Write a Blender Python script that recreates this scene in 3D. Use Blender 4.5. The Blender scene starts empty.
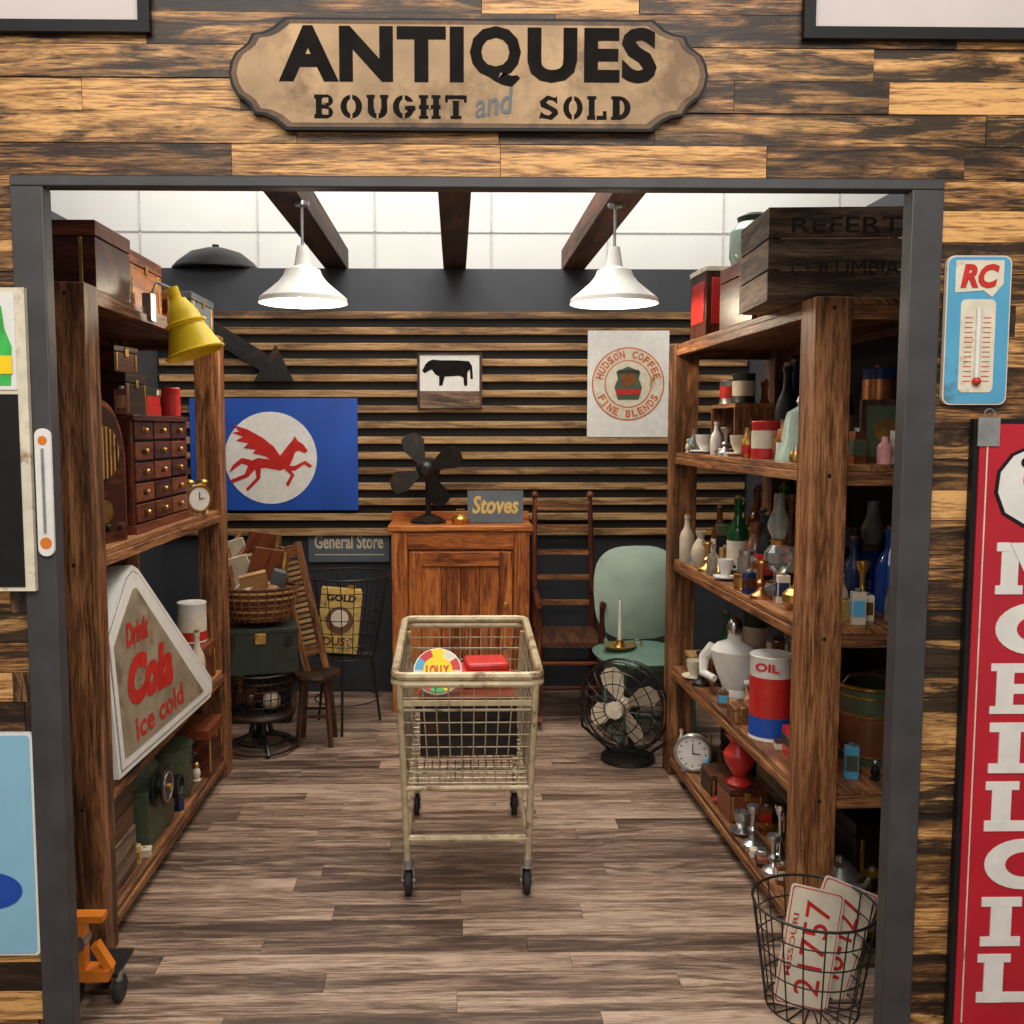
import bpy, bmesh, math, random
from mathutils import Vector, Matrix, Euler
from mathutils.geometry import tessellate_polygon
random.seed(7)
R=math.radians
scene=bpy.context.scene
scene.view_settings.view_transform='Standard'

# ---------------------------------------------------------------- materials
def base(name):
    m=bpy.data.materials.new(name); m.use_nodes=True
    nt=m.node_tree; return m,nt,nt.nodes['Principled BSDF']
def ramp(nt,stops):
    r=nt.nodes.new('ShaderNodeValToRGB'); e=r.color_ramp.elements
    while len(e)<len(stops): e.new(.5)
    for k,(p,c) in enumerate(stops):
        e[k].position=p; e[k].color=(c[0],c[1],c[2],1)
    return r
def paint(name,c,rough=.5,metal=0,var=.25,scale=25,dirt=0.0,dcol=(.08,.045,.02),bump=.0,spec=.5):
    m,nt,b=base(name); L=nt.links.new
    tc=nt.nodes.new('ShaderNodeTexCoord')
    n=nt.nodes.new('ShaderNodeTexNoise'); n.inputs['Scale'].default_value=scale; n.inputs['Detail'].default_value=5
    L(tc.outputs['Object'],n.inputs['Vector'])
    r=ramp(nt,[(.3,[x*(1-var) for x in c]),(.7,[min(1,x*(1+var*.6)) for x in c])])
    L(n.outputs['Fac'],r.inputs['Fac']); out=r.outputs['Color']
    if dirt>0:
        n2=nt.nodes.new('ShaderNodeTexNoise'); n2.inputs['Scale'].default_value=scale*.45; n2.inputs['Detail'].default_value=8; n2.inputs['Roughness'].default_value=.7
        L(tc.outputs['Object'],n2.inputs['Vector'])
        r2=ramp(nt,[(.62-dirt*.25,(0,0,0)),(.72-dirt*.2,(1,1,1))]); L(n2.outputs['Fac'],r2.inputs['Fac'])
        mx=nt.nodes.new('ShaderNodeMix'); mx.data_type='RGBA'; L(r2.outputs['Color'],mx.inputs['Factor']); L(out,mx.inputs['A']); mx.inputs['B'].default_value=(*dcol,1); out=mx.outputs['Result']
    L(out,b.inputs['Base Color']); b.inputs['Roughness'].default_value=rough; b.inputs['Metallic'].default_value=metal
    b.inputs['Specular IOR Level'].default_value=spec
    if bump:
        bp=nt.nodes.new('ShaderNodeBump'); bp.inputs['Strength'].default_value=bump; bp.inputs['Distance'].default_value=.003
        L(n.outputs['Fac'],bp.inputs['Height']); L(bp.outputs['Normal'],b.inputs['Normal'])
    return m
def wood(name,light,mid,dark,burn=.5,rough=.5,su=1.6,sv=22,burncol=(.012,.008,.006),pv=.5,spec=.35,k=(.34,.5,.66),fine=.5):
    m,nt,b=base(name); L=nt.links.new; N=nt.nodes.new
    uv=N('ShaderNodeUVMap'); uv.uv_map='UVMap'
    at=N('ShaderNodeAttribute'); at.attribute_name='rnd'
    sp=N('ShaderNodeSeparateColor'); L(at.outputs['Color'],sp.inputs['Color'])
    def nz(a,c,det,dist):
        mp=N('ShaderNodeMapping'); mp.inputs['Scale'].default_value=(a,c,1); L(uv.outputs['UV'],mp.inputs['Vector'])
        n=N('ShaderNodeTexNoise'); n.inputs['Scale'].default_value=1; n.inputs['Detail'].default_value=det; n.inputs['Roughness'].default_value=.65; n.inputs['Distortion'].default_value=dist
        L(mp.outputs['Vector'],n.inputs['Vector']); return n
    g=nz(su,sv,6,.8); f=nz(su*5,sv*6,3,.2); bl=nz(su*1.1,sv*.5,8,1.0)
    def math_(op,a,b_):
        q=N('ShaderNodeMath'); q.operation=op
        for i,x in enumerate((a,b_)):
            if isinstance(x,(int,float)): q.inputs[i].default_value=x
            else: L(x,q.inputs[i])
        return q.outputs[0]
    v=math_('ADD',g.outputs['Fac'],math_('MULTIPLY',math_('SUBTRACT',sp.outputs[0],.5),pv))
    v=math_('ADD',v,math_('MULTIPLY',math_('SUBTRACT',f.outputs['Fac'],.5),fine))
    r=ramp(nt,[(k[0],dark),(k[1],mid),(k[2],light)]); L(v,r.inputs['Fac'])
    bm_=math_('ADD',bl.outputs['Fac'],math_('MULTIPLY',math_('SUBTRACT',sp.outputs[1],.5),.30))
    bm_=math_('ADD',bm_,math_('MULTIPLY',math_('SUBTRACT',f.outputs['Fac'],.5),.5))
    r2=ramp(nt,[(.66-burn*.2,(0,0,0)),(.80-burn*.2,(1,1,1))]); L(bm_,r2.inputs['Fac'])
    mx=N('ShaderNodeMix'); mx.data_type='RGBA'; L(math_('MULTIPLY',r2.outputs['Color'],min(.95,burn*1.6)),mx.inputs['Factor']); L(r.outputs['Color'],mx.inputs['A']); mx.inputs['B'].default_value=(*burncol,1)
    L(mx.outputs['Result'],b.inputs['Base Color']); b.inputs['Roughness'].default_value=rough
    b.inputs['Specular IOR Level'].default_value=spec
    bp=N('ShaderNodeBump'); bp.inputs['Strength'].default_value=.4; bp.inputs['Distance'].default_value=.002
    L(v,bp.inputs['Height']); L(bp.outputs['Normal'],b.inputs['Normal'])
    return m
def glassm(name,c,rough=.05,tr=.9):
    m,nt,b=base(name); b.inputs['Base Color'].default_value=(*c,1); b.inputs['Roughness'].default_value=rough
    b.inputs['Transmission Weight'].default_value=tr; b.inputs['IOR'].default_value=1.4
    n=nt.nodes.new('ShaderNodeTexNoise'); n.inputs['Scale'].default_value=40
    bp=nt.nodes.new('ShaderNodeBump'); bp.inputs['Strength'].default_value=.05; nt.links.new(n.outputs['Fac'],bp.inputs['Height']); nt.links.new(bp.outputs['Normal'],b.inputs['Normal'])
    return m
def glow(name,c,s):
    m,nt,b=base(name); b.inputs['Base Color'].default_value=(*c,1); b.inputs['Emission Color'].default_value=(*c,1); b.inputs['Emission Strength'].default_value=s; return m

W_WALL=wood('plank_burnt',(.74,.41,.15),(.31,.145,.05),(.04,.019,.010),burn=.93,rough=.42,su=2.8,sv=36,pv=.26,fine=.8)
W_FLOOR=wood('floor_laminate',(.47,.345,.255),(.25,.165,.118),(.08,.05,.036),burn=.55,rough=.36,su=2.2,sv=30,burncol=(.05,.031,.024),pv=.20,fine=.7)
W_SLAT=wood('slat_wood',(.52,.33,.15),(.31,.17,.07),(.10,.05,.022),burn=.45,rough=.5,su=2,sv=30,pv=.2)
W_POST=wood('post_wood',(.44,.20,.08),(.22,.088,.034),(.05,.02,.010),burn=.44,rough=.5,su=2.5,sv=32,pv=.1,fine=.7)
W_BEAM=wood('beam_wood',(.17,.07,.03),(.085,.032,.015),(.02,.009,.006),burn=.5,rough=.6,su=2,sv=16,pv=.2)
W_CAB=wood('cabinet_wood',(.66,.24,.06),(.42,.125,.03),(.14,.035,.012),burn=.15,rough=.35,su=2.5,sv=22,pv=.12)
W_RED=wood('mahogany',(.22,.06,.025),(.12,.03,.014),(.04,.01,.006),burn=.3,rough=.35,su=3,sv=25,pv=.3)
W_DARK=wood('dark_walnut',(.12,.05,.025),(.06,.025,.014),(.02,.01,.006),burn=.3,rough=.4,su=3,sv=25,pv=.3)
W_GREY=wood('weathered_crate',(.36,.25,.165),(.20,.125,.08),(.06,.036,.025),burn=.4,rough=.7,su=3,sv=30,pv=.2)
W_TAN=wood('pine',(.5,.3,.13),(.36,.19,.075),(.16,.08,.03),burn=.25,rough=.5,su=3,sv=25,pv=.3)
WALLG=paint('wall_charcoal',(.033,.037,.046),.6,var=.15,scale=8)
WBLACK=paint('shelf_shade_black',(.010,.009,.009),.8,var=.2,scale=8)  # near-black standing in for the darkness behind the shelves
FRAMEG=paint('frame_charcoal',(.05,.048,.052),.5,var=.25,scale=12)
WHITEW=paint('store_white',(.60,.60,.58),.7,var=.05,scale=2)
SEAM=paint('seam',(.46,.46,.45),.7)
GROOVE=paint('groove_dark',(.010,.008,.007),.8)
BLACK=paint('black_paint',(.010,.010,.011),.55,spec=.25)
INK=paint('black_ink',(.014,.012,.011),.9,spec=.05)
IRON=paint('dark_iron',(.035,.034,.034),.4,.7,dirt=.3)
STEEL=paint('steel',(.50,.50,.50),.3,.9,dirt=.2,dcol=(.15,.12,.1))
SILVER=paint('silver',(.75,.75,.75),.2,1)
BRASS=paint('brass',(.65,.38,.10),.3,.9,dirt=.2)
COPPER=paint('copper',(.5,.2,.08),.3,.9)
CREAM=paint('cream_enamel',(.72,.66,.52),.4,var=.15,dirt=.25,dcol=(.3,.2,.1))
CARTP=paint('cart_beige',(.52,.42,.26),.4,.15,var=.2,dirt=.35,dcol=(.16,.09,.04))
CARTW=paint('cart_wire',(.46,.38,.26),.35,.4,var=.2,dirt=.35,dcol=(.12,.08,.05))
WHITE=paint('white_enamel',(.78,.77,.73),.35,var=.08)
PARCH=paint('sign_tan',(.43,.275,.14),.6,var=.4,scale=7,dirt=.55,dcol=(.19,.11,.05))
PARCHD=paint('sign_tan_edge',(.14,.075,.033),.6,var=.4,scale=14,dirt=.5,dcol=(.04,.02,.012))
RED=paint('red_paint',(.55,.025,.02),.35,var=.2)
REDS=paint('sign_red',(.50,.013,.028),.3,var=.15,scale=6)
BLUE=paint('flag_blue',(.01,.075,.42),.5,var=.2,scale=4)
LBLUE=paint('sign_blue',(.09,.36,.58),.35,var=.12,scale=6,dirt=.12)
PBLUE=paint('pale_blue',(.26,.52,.70),.4,var=.08,scale=6)
DBLUE=paint('navy',(.012,.03,.12),.35)
YEL=paint('yellow_enamel',(.92,.64,.02),.4,var=.06,spec=.3)
YTIN=paint('yellow_tin',(.62,.42,.12),.4,var=.2,dirt=.3)
ORNG=paint('orange_paint',(.70,.20,.02),.35,var=.15,dirt=.15)
MINT=paint('mint_paint',(.33,.44,.37),.5,var=.15,scale=8,dirt=.12,dcol=(.18,.2,.15))
MINTD=paint('mint_seat',(.12,.22,.165),.5,var=.2,scale=8,dirt=.2)
GREEN=paint('olive_green',(.07,.10,.055),.45,var=.25,dirt=.3)
GREEND=paint('dark_green',(.018,.030,.020),.45,var=.25,dirt=.3,dcol=(.05,.03,.015))
SLATE=paint('slate_sign',(.10,.12,.14),.6,var=.2,scale=10)
STONE=paint('stoneware',(.55,.47,.36),.5,var=.15)
BROWN=paint('brown_glaze',(.16,.06,.025),.25,var=.2)
PINK=paint('pink',(.8,.35,.35),.5)
GRN=paint('bottle_green_paint',(.05,.45,.08),.4)
RUB=paint('rubber',(.02,.02,.02),.7)
PAPER=paint('paper',(.68,.60,.47),.7,var=.1,dirt=.15,dcol=(.4,.28,.15))
GREYP=paint('tag_grey',(.25,.25,.25),.5)
GLIGHT=paint('sign_worn_tan',(.34,.28,.20),.45,.1,var=.35,scale=9,dirt=.4,dcol=(.16,.10,.055))
GCLR=glassm('clear_glass',(.9,.97,.95)); GAMB=glassm('amber_glass',(.35,.10,.01),tr=.7); GGRN=glassm('green_glass',(.03,.2,.05),tr=.7); GBLU=glassm('blue_glass',(.02,.1,.5),tr=.6); GMINT=glassm('mint_glass',(.6,.85,.72),rough=.15,tr=.45)
BELLG=paint('pale_bell_green',(.42,.55,.45),.3,var=.15,dirt=.15)
BULB=glow('bulb',(1,.9,.72),4)

REG=[]
# ---------------------------------------------------------------- builder
class B:
    def __init__(s,name):
        s.n=name; s.bm=bmesh.new(); s.uv=s.bm.loops.layers.uv.new('UVMap'); s.rc=s.bm.loops.layers.float_color.new('rnd'); s.mats=[]
    def raw(s,vs,fs,mat,uvs=None,M=None):
        if mat not in s.mats: s.mats.append(mat)
        i=s.mats.index(mat)
        bv=[s.bm.verts.new((M@Vector(v)) if M else Vector(v)) for v in vs]
        c=(random.random(),random.random(),random.random(),1); o=(c[0]*13,c[1]*17)
        for f in fs:
            try: F=s.bm.faces.new([bv[k] for k in f])
            except Exception: continue
            F.material_index=i; F.smooth=True
            for l,k in zip(F.loops,f):
                u=uvs[k] if uvs else (vs[k][0]+vs[k][1],vs[k][2])
                l[s.uv].uv=(u[0]+o[0],u[1]+o[1]); l[s.rc]=c
        return s
    def box(s,c,size,mat,rot=(0,0,0),M=None):
        h=[x/2 for x in size]; loc=[(x*h[0],y*h[1],z*h[2]) for x in(-1,1) for y in(-1,1) for z in(-1,1)]
        a=max(range(3),key=lambda k:size[k]); o=[k for k in range(3) if k!=a]
        uvs=[(v[a],v[o[0]]+v[o[1]]) for v in loc]
        T=Matrix.Translation(c)@Euler(rot).to_matrix().to_4x4()
        if M: T=M@T
        return s.raw(loc,[(0,1,3,2),(4,6,7,5),(0,4,5,1),(2,3,7,6),(0,2,6,4),(1,5,7,3)],mat,uvs,T)
    def bx(s,x0,x1,y0,y1,z0,z1,mat): return s.box(((x0+x1)/2,(y0+y1)/2,(z0+z1)/2),(abs(x1-x0),abs(y1-y0),abs(z1-z0)),mat)
    def lathe(s,prof,mat,loc=(0,0,0),seg=20,M=None,sc=(1,1,1)):
        vs=[];uv=[];fs=[];n=len(prof)
        for j,(r,z) in enumerate(prof):
            for k in range(seg):
                a=2*math.pi*k/seg; vs.append((max(r,1e-4)*math.cos(a)*sc[0],max(r,1e-4)*math.sin(a)*sc[1],z*sc[2])); uv.append((z,r*a))
        for j in range(n-1):
            for k in range(seg):
                k2=(k+1)%seg; fs.append((j*seg+k,j*seg+k2,(j+1)*seg+k2,(j+1)*seg+k))
        T=Matrix.Translation(loc)
        if M: T=T@M
        return s.raw(vs,fs,mat,uv,T)
    def cyl(s,p0,p1,r0,mat,r1=None,seg=12):
        p0=Vector(p0);p1=Vector(p1);d=p1-p0;r1=r0 if r1 is None else r1
        T=Matrix.Translation(p0)@d.to_track_quat('Z','Y').to_matrix().to_4x4()
        return s._l([(0,0),(r0,0),(r1,d.length),(0,d.length)],mat,seg,T)
    def _l(s,prof,mat,seg,T):
        return s.lathe(prof,mat,T.to_translation(),seg,T.to_3x3().to_4x4())
    def tube(s,pts,r,mat,seg=6,closed=False):
        pts=[Vector(p) for p in pts];n=len(pts);vs=[];uv=[];fs=[];up=None;ln=0
        for i,p in enumerate(pts):
            a=pts[(i-1)%n] if (closed or i>0) else p; b=pts[(i+1)%n] if (closed or i<n-1) else p
            t=(b-a).normalized()
            if up is None: up=Vector((0,0,1)) if abs(t.z)<.9 else Vector((1,0,0))
            up=(up-t*up.dot(t)); up=up.normalized() if up.length>1e-5 else t.orthogonal().normalized()
            sd=t.cross(up)
            if i: ln+=(p-pts[i-1]).length
            rr=r[i] if isinstance(r,(list,tuple)) else r
            for k in range(seg):
                q=2*math.pi*k/seg; vs.append(p+up*math.cos(q)*rr+sd*math.sin(q)*rr); uv.append((ln,q*rr))
        m=n if closed else n-1
        for i in range(m):
            for k in range(seg):
                k2=(k+1)%seg;j=(i+1)%n; fs.append((i*seg+k,i*seg+k2,j*seg+k2,j*seg+k))
        if not closed: fs.append(tuple(range(seg))[::-1]); fs.append(tuple((n-1)*seg+k for k in range(seg)))
        return s.raw(vs,fs,mat,uv)
    def ring(s,c,R_,r,mat,axis='Z',seg=24,ts=6,M=None,sc=(1,1)):
        pts=[]
        for k in range(seg):
            a=2*math.pi*k/seg;x=R_*math.cos(a)*sc[0];y=R_*math.sin(a)*sc[1]
            v=Vector({'Z':(x,y,0),'Y':(x,0,y),'X':(0,x,y)}[axis])
            if M: v=M@v
            pts.append(Vector(c)+v)
        return s.tube(pts,r,mat,ts,True)
    def ball(s,c,r,mat,sc=(1,1,1),seg=16,M=None):
        n=10;prof=[(math.sin(math.pi*k/n)*r,-math.cos(math.pi*k/n)*r) for k in range(n+1)]
        return s.lathe(prof,mat,c,seg,M,sc)
    def prism(s,out,y0,y1,mat,M=None):
        n=len(out);tri=tessellate_polygon([[Vector((x,z,0)) for x,z in out]])
        vs=[(x,y0,z) for x,z in out]+[(x,y1,z) for x,z in out]
        fs=[]
        for t in tri:
            fs.append(tuple(t)); fs.append(tuple(x+n for x in t)[::-1])
        for k in range(n): fs.append((k,(k+1)%n,(k+1)%n+n,k+n))
        return s.raw(vs,fs,mat,None,M)
    def disc(s,c,r,y0,y1,mat,seg=32,sc=(1,1)):
        return s.prism([(c[0]+r*sc[0]*math.cos(2*math.pi*k/seg),c[1]+r*sc[1]*math.sin(2*math.pi*k/seg)) for k in range(seg)],y0,y1,mat)
    def text(s,t,cx,cz,w,h,y,mat,ext=.0015,bold=0.0,M=None,rot=0,shear=0,space=1):
        cu=bpy.data.curves.new('t','FONT');cu.body=t;cu.size=1;cu.offset=bold;cu.resolution_u=3;cu.shear=shear;cu.space_character=space
        o=bpy.data.objects.new('t',cu);scene.collection.objects.link(o)
        bpy.context.view_layer.update()
        me=bpy.data.meshes.new_from_object(o.evaluated_get(bpy.context.evaluated_depsgraph_get()))
        if len(me.vertices)==0: return s
        xs=[v.co.x for v in me.vertices];ys=[v.co.y for v in me.vertices]
        x0,x1,y0,y1=min(xs),max(xs),min(ys),max(ys);vs=[]
        cr,sr=math.cos(rot),math.sin(rot)
        for v in me.vertices:
            a=((v.co.x-x0)/(x1-x0)-.5)*w;b=((v.co.y-y0)/(y1-y0)-.5)*h
            vs.append((cx+a*cr-b*sr,y-ext,cz+a*sr+b*cr))
        s.raw(vs,[tuple(p.vertices) for p in me.polygons],mat,None,M)
        bpy.data.objects.remove(o);bpy.data.curves.remove(cu);bpy.data.meshes.remove(me)
        return s
    def done(s,loc=(0,0,0),rz=0,rot=None,bevel=0,sharp=35):
        bmesh.ops.recalc_face_normals(s.bm,faces=[f for f in s.bm.faces])
        me=bpy.data.meshes.new(s.n);s.bm.to_mesh(me);s.bm.free()
        for m in s.mats: me.materials.append(m)
        me.set_sharp_from_angle(angle=R(sharp))
        o=bpy.data.objects.new(s.n,me);scene.collection.objects.link(o)
        o.location=loc;o.rotation_euler=rot if rot else (0,0,R(rz))
        Q=Euler(o.rotation_euler).to_matrix()
        P=[Q@v.co for v in me.vertices]
        REG.append((loc[0]+min(p.x for p in P),loc[0]+max(p.x for p in P),loc[1]+min(p.y for p in P),loc[1]+max(p.y for p in P),loc[2]+min(p.z for p in P),loc[2]+max(p.z for p in P),o))
        if bevel:
            md=o.modifiers.new('b','BEVEL');md.width=bevel;md.segments=2;md.limit_method='ANGLE';md.angle_limit=R(50)
        return o

# ---------------------------------------------------------------- room shell
b=B('floor')
PW=.098;y=-.6
while y<6.4:
    x=-3.2-random.random()*1.2
    while x<3.2:
        l=random.choice([.8,1.0,1.2]);b.bx(x+.0006,x+l-.0006,y+.0006,y+PW-.0006,-.02,0,W_FLOOR);x+=l
    y+=PW
b.bx(-4.4,4.4,-.6,6.4,-.06,-.02,GROOVE)
b.done()
b=B('wall_back')
b.bx(-1.78,1.78,5.6,5.95,0,2.47,WALLG)
n=14;p=1.245/n
b.bx(-1.69,1.69,5.585,5.6,.93,2.19,GROOVE)  # near-black sheet paints in the shadow gaps between the slats
for k in range(n+1):
    z=.935+k*p
    b.bx(-1.69,1.69,5.560,5.586,z,z+p*.47,W_SLAT)
b.done(bevel=.004)
b=B('wall_left');b.bx(-1.78,-1.7,2.24,5.6,0,2.47,WALLG);b.done()
b=B('wall_right');b.bx(1.7,1.78,2.24,5.6,0,2.47,WALLG);b.done()
b=B('wall_store')
b.bx(-5,5,8,8.1,0,5,WHITEW)
for k in range(-5,6): b.bx(k*.95+.3-.005,k*.95+.3+.005,7.99,8,0,5,SEAM)
for z in (3.15,): b.bx(-5,5,7.99,8,z,z+.010,SEAM)
b.done()
b=B('wall_front')
PH=.0705
def planks(x0,x1,z0,z1):
    r=int(z0//PH)
    while r*PH<z1:
        a=max(z0,r*PH);c=min(z1,(r+1)*PH)
        x=x0-random.random()*.7
        while x<x1:
            l=random.choice([.45,.6,.75,.9,.35]);xa=max(x0,x);xb=min(x1,x+l)
            if xb-xa>.01 and c-a>.004: b.bx(xa+.0007,xb-.0007,2.212-random.random()*.005,2.225,a+.0008,c-.0008,W_WALL)
            x+=l
        r+=1
XL0,XL1,XR0,XR1=-.985,-.912,1.030,1.103
planks(-2.6,XL0,0,2.11);planks(XR1,2.6,0,2.11);planks(-2.6,2.6,2.11,2.85)
b.bx(-2.6,XL0,2.225,2.24,0,2.11,WALLG);b.bx(XR1,2.6,2.225,2.24,0,2.11,WALLG);b.bx(-2.6,2.6,2.225,2.24,2.11,2.85,WALLG)
b.done()
b=B('trim_1');b.bx(XL0,XL1,2.195,2.24,0,2.088,FRAMEG);b.done(bevel=.003)
b=B('trim_2');b.bx(XR0,XR1,2.195,2.24,0,2.088,FRAMEG);b.done(bevel=.003)
b=B('trim_3');b.bx(XL0,XR1,2.195,2.24,2.088,2.112,FRAMEG);b.done(bevel=.003)
for x in (-.68,.0,.685):
    b=B('ceiling_beam');b.bx(x-.065,x+.065,2.25,5.68,2.471,2.59,W_BEAM);b.done(bevel=.004)

# ---------------------------------------------------------------- shelves
def shelf(x0,x1,y0,y1,levels,top,backx):
    b=B('wooden_shelf');w=.105
    for px in (x0,x1-w):
        for py in (y0,y1-w): b.bx(px,px+w,py,py+w,0,top,W_POST)
    b.bx(backx-.006,backx+.006,y0+w,y1-w,.02,top-.03,WBLACK)  # added sheet: its black paints in the dark depth behind the shelf
    for z in levels:
        n=3;q=(x1-x0-.02)/n
        for k in range(n): b.bx(x0+.01+k*q,x0+.01+(k+1)*q-.003,y0+.012,y1-.012,z-.02,z,W_POST)
        for xx in ((x0+.005,x0+.035),(x1-.035,x1-.005)): b.bx(xx[0],xx[1],y0+w,y1-w,z-.05,z-.021,W_POST)
        for yy in ((y0+.01,y0+.04),(y1-.04,y1-.01)): b.bx(x0+w,x1-w,yy[0],yy[1],z-.06,z-.021,W_POST)
    for py in (y0,y1-w):
        for px in (x0,x1-w):
            for z in levels:
                b.cyl((px+w/2,py,z-.03),(px+w/2,py-.004,z-.03),.006,IRON,seg=8)
    return b.done(bevel=.004)
LL=[.10,.49,1.20,1.955];RL=[.10,.50,.98,1.45,1.92]
shelf(-1.52,-1.02,2.7,4.3,LL,1.955,-1.50)
RSTART=len(REG)
shelf(.955,1.50,2.7,4.3,RL,1.92,1.48)

# ---------------------------------------------------------------- pendant lamps
for x in (-.62,.655):
    b=B('pendant_lamp')
    prof=[(.03,.10),(.035,.07),(.07,.055),(.08,.03),(.10,.005),(.135,-.025),(.178,-.06),(.182,-.08),(.179,-.08),(.173,-.064),(.13,-.035),(.09,-.01),(.03,0)]
    b.lathe(prof,WHITE,seg=36)
    b.lathe([(0,.15),(.022,.15),(.03,.10),(0,.10)],WHITE,seg=20)
    b.cyl((0,0,.15),(0,0,.325),.006,STEEL)
    b.lathe([(0,.326),(.03,.326),(.03,.31),(0,.305)],STEEL)
    b.ball((0,0,-.035),.03,BULB)
    b.done((x,4.0,2.145))
    l=bpy.data.lights.new('bulb_light','POINT');l.energy=9;l.color=(1,.84,.62);l.shadow_soft_size=.04
    o=bpy.data.objects.new('bulb_light',l);o.location=(x,4.0,2.05);scene.collection.objects.link(o)

# ---------------------------------------------------------------- front wall signs
half=[(.0,-.119),(.405,-.119),(.43,-.098),(.452,-.088),(.475,-.085),(.485,-.066),(.497,-.055),(.512,-.045),(.523,-.025),(.528,0),(.523,.025),(.512,.045),(.497,.055),(.485,.066),(.475,.085),(.452,.088),(.43,.098),(.405,.119),(0,.119)]
out=half+[(-x,z) for x,z in reversed(half[1:-1])]
b=B('antiques_sign')
b.prism(out,-.012,.008,BLACK)
b.prism([(x*.988,z*.955) for x,z in out],-.0132,-.012,PARCHD)
b.prism([(x*.965,z*.88) for x,z in out],-.0142,-.0132,PARCH)
b.text('ANTI',-.215,.042,.405,.118,-.0142,INK,bold=.045,space=1.10)
b.text('Q',.057,.038,.112,.128,-.0142,INK,bold=.04)
b.text('UES',.270,.042,.285,.118,-.0142,INK,bold=.045,space=1.10)
# slab-serif stencil lettering: thick strokes, serifs and stencil bridges
def slab(word,x0,cw,zc,h):
    t=zc+h/2;u=zc-h/2;g=-.0152;sw=.013;sh=.008
    def v(x,z0=None,z1=None,w=sw): b.bx(x-w/2,x+w/2,g,-.0142,u if z0 is None else z0,t if z1 is None else z1,INK)
    def hbar(xa,xb,z,hh=sh,gg=-.0156): b.bx(xa,xb,gg,-.0142,z-hh/2,z+hh/2,INK)
    for k,ch in enumerate(word):
        L=x0+k*cw+.004;Rr=x0+(k+1)*cw-.006;m=(L+Rr)/2
        if ch in 'OG':
            n=20;rx=(Rr-L)/2;rz=h/2
            b.prism([(m+rx*math.cos(2*math.pi*q/n),zc+rz*math.sin(2*math.pi*q/n)) for q in range(n)],-.0152,-.0142,INK)
            b.prism([(m+rx*.42*math.cos(2*math.pi*q/n),zc+rz*.62*math.sin(2*math.pi*q/n)) for q in range(n)],-.0158,-.0150,PARCH)
            b.bx(m-.0022,m+.0022,-.0160,-.0150,u-.001,t+.001,PARCH)
            if ch=='G': b.bx(m,Rr+.001,-.0162,-.0150,zc+.002,zc+.010,PARCH);b.bx(m+.003,Rr+.002,-.0164,-.0150,zc-.007,zc+.001,INK)
        elif ch=='B':
            v(L+.010);hbar(L,L+.030,t-sh/2);hbar(L,L+.030,u+sh/2,gg=-.0157);hbar(L+.012,L+.030,zc,gg=-.0158)
            for zz in (zc+h*.25,zc-h*.25):
                n=16;b.prism([(L+.026+.015*math.cos(R(-90+180*q/n)),zz+h*.25*math.sin(R(-90+180*q/n))) for q in range(n+1)],-.0153,-.0142,INK);b.bx(L+.019,L+.031,-.0162,-.0150,zz-.0055,zz+.0055,PARCH)
        elif ch=='U':
            v(L+.009,zc-.012);v(Rr-.009,zc-.012);hbar(L,L+.018,t-.003,.006);hbar(Rr-.018,Rr,t-.003,.006)
            n=14;b.prism([(m+(Rr-L-.004)/2*math.cos(R(180+180*q/n)),zc-.006+(h/2-.006)*math.sin(R(180+180*q/n))) for q in range(n+1)],-.0153,-.0142,INK);b.bx(m-.006,m+.006,-.0162,-.015,zc-.014,zc,PARCH);b.bx(m-.0022,m+.0022,-.0163,-.015,u-.001,zc,PARCH)
        elif ch=='H':
            v(L+.010);v(Rr-.010);hbar(L,Rr,zc)
            for zz in (t-.003,u+.003): hbar(L,L+.020,zz,.006,-.0157);hbar(Rr-.020,Rr,zz,.006,-.0157)
            b.bx(m-.002,m+.002,-.0164,-.015,zc-.005,zc+.005,PARCH)
        elif ch=='T':
            v(m);hbar(L,Rr,t-sh/2);hbar(m-.012,m+.012,u+.003,.006);v(L+.003,t-.015,t,.006);v(Rr-.003,t-.015,t,.006)
            b.bx(m-.008,m+.008,-.0164,-.015,t-.012,t-.009,PARCH)
        elif ch=='S':
            b.prism([(L,u+.002),(L+.004,u+.016),(L+.012,u+.010),(m,u+.008),(Rr-.014,u+.014),(m+.002,zc-.006),(L+.004,zc+.002),(L+.001,t-.012),(m-.004,t+.001),(Rr-.008,t-.004),(Rr-.004,t),(Rr-.003,t-.017),(Rr-.012,t-.010),(m,t-.008),(L+.014,t-.014),(m,zc+.006),(Rr-.003,zc-.004),(Rr-.001,u+.012),(m+.006,u-.001),(L+.007,u+.003)],-.0153,-.0142,INK)
        elif ch=='L':
            v(L+.010);hbar(L,L+.020,t-.003,.006);hbar(L,Rr,u+sh/2);v(Rr-.004,u,u+.018,.008);b.bx(L+.018,L+.021,-.0164,-.015,u-.001,u+.01,PARCH)
        elif ch=='D':
            v(L+.010);hbar(L,L+.02,t-.003,.006);hbar(L,L+.02,u+.003,.006)
            n=16;b.prism([(L+.016+(Rr-L-.016)*math.cos(R(-90+180*q/n)),zc+h/2*math.sin(R(-90+180*q/n))) for q in range(n+1)],-.0153,-.0142,INK)
            b.prism([(L+.019+(Rr-L-.033)*math.cos(R(-90+180*q/n)),zc+h*.31*math.sin(R(-90+180*q/n))) for q in range(n+1)],-.0162,-.015,PARCH)
slab('BOUGHT',-.345,.0575,-.070,.050)
b.text('and',.055,-.060,.09,.055,-.0142,SLATE,bold=.01,rot=.15,shear=.3)
slab('SOLD',.150,.0530,-.070,.050)
b.done((.033,2.198,2.328))
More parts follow.
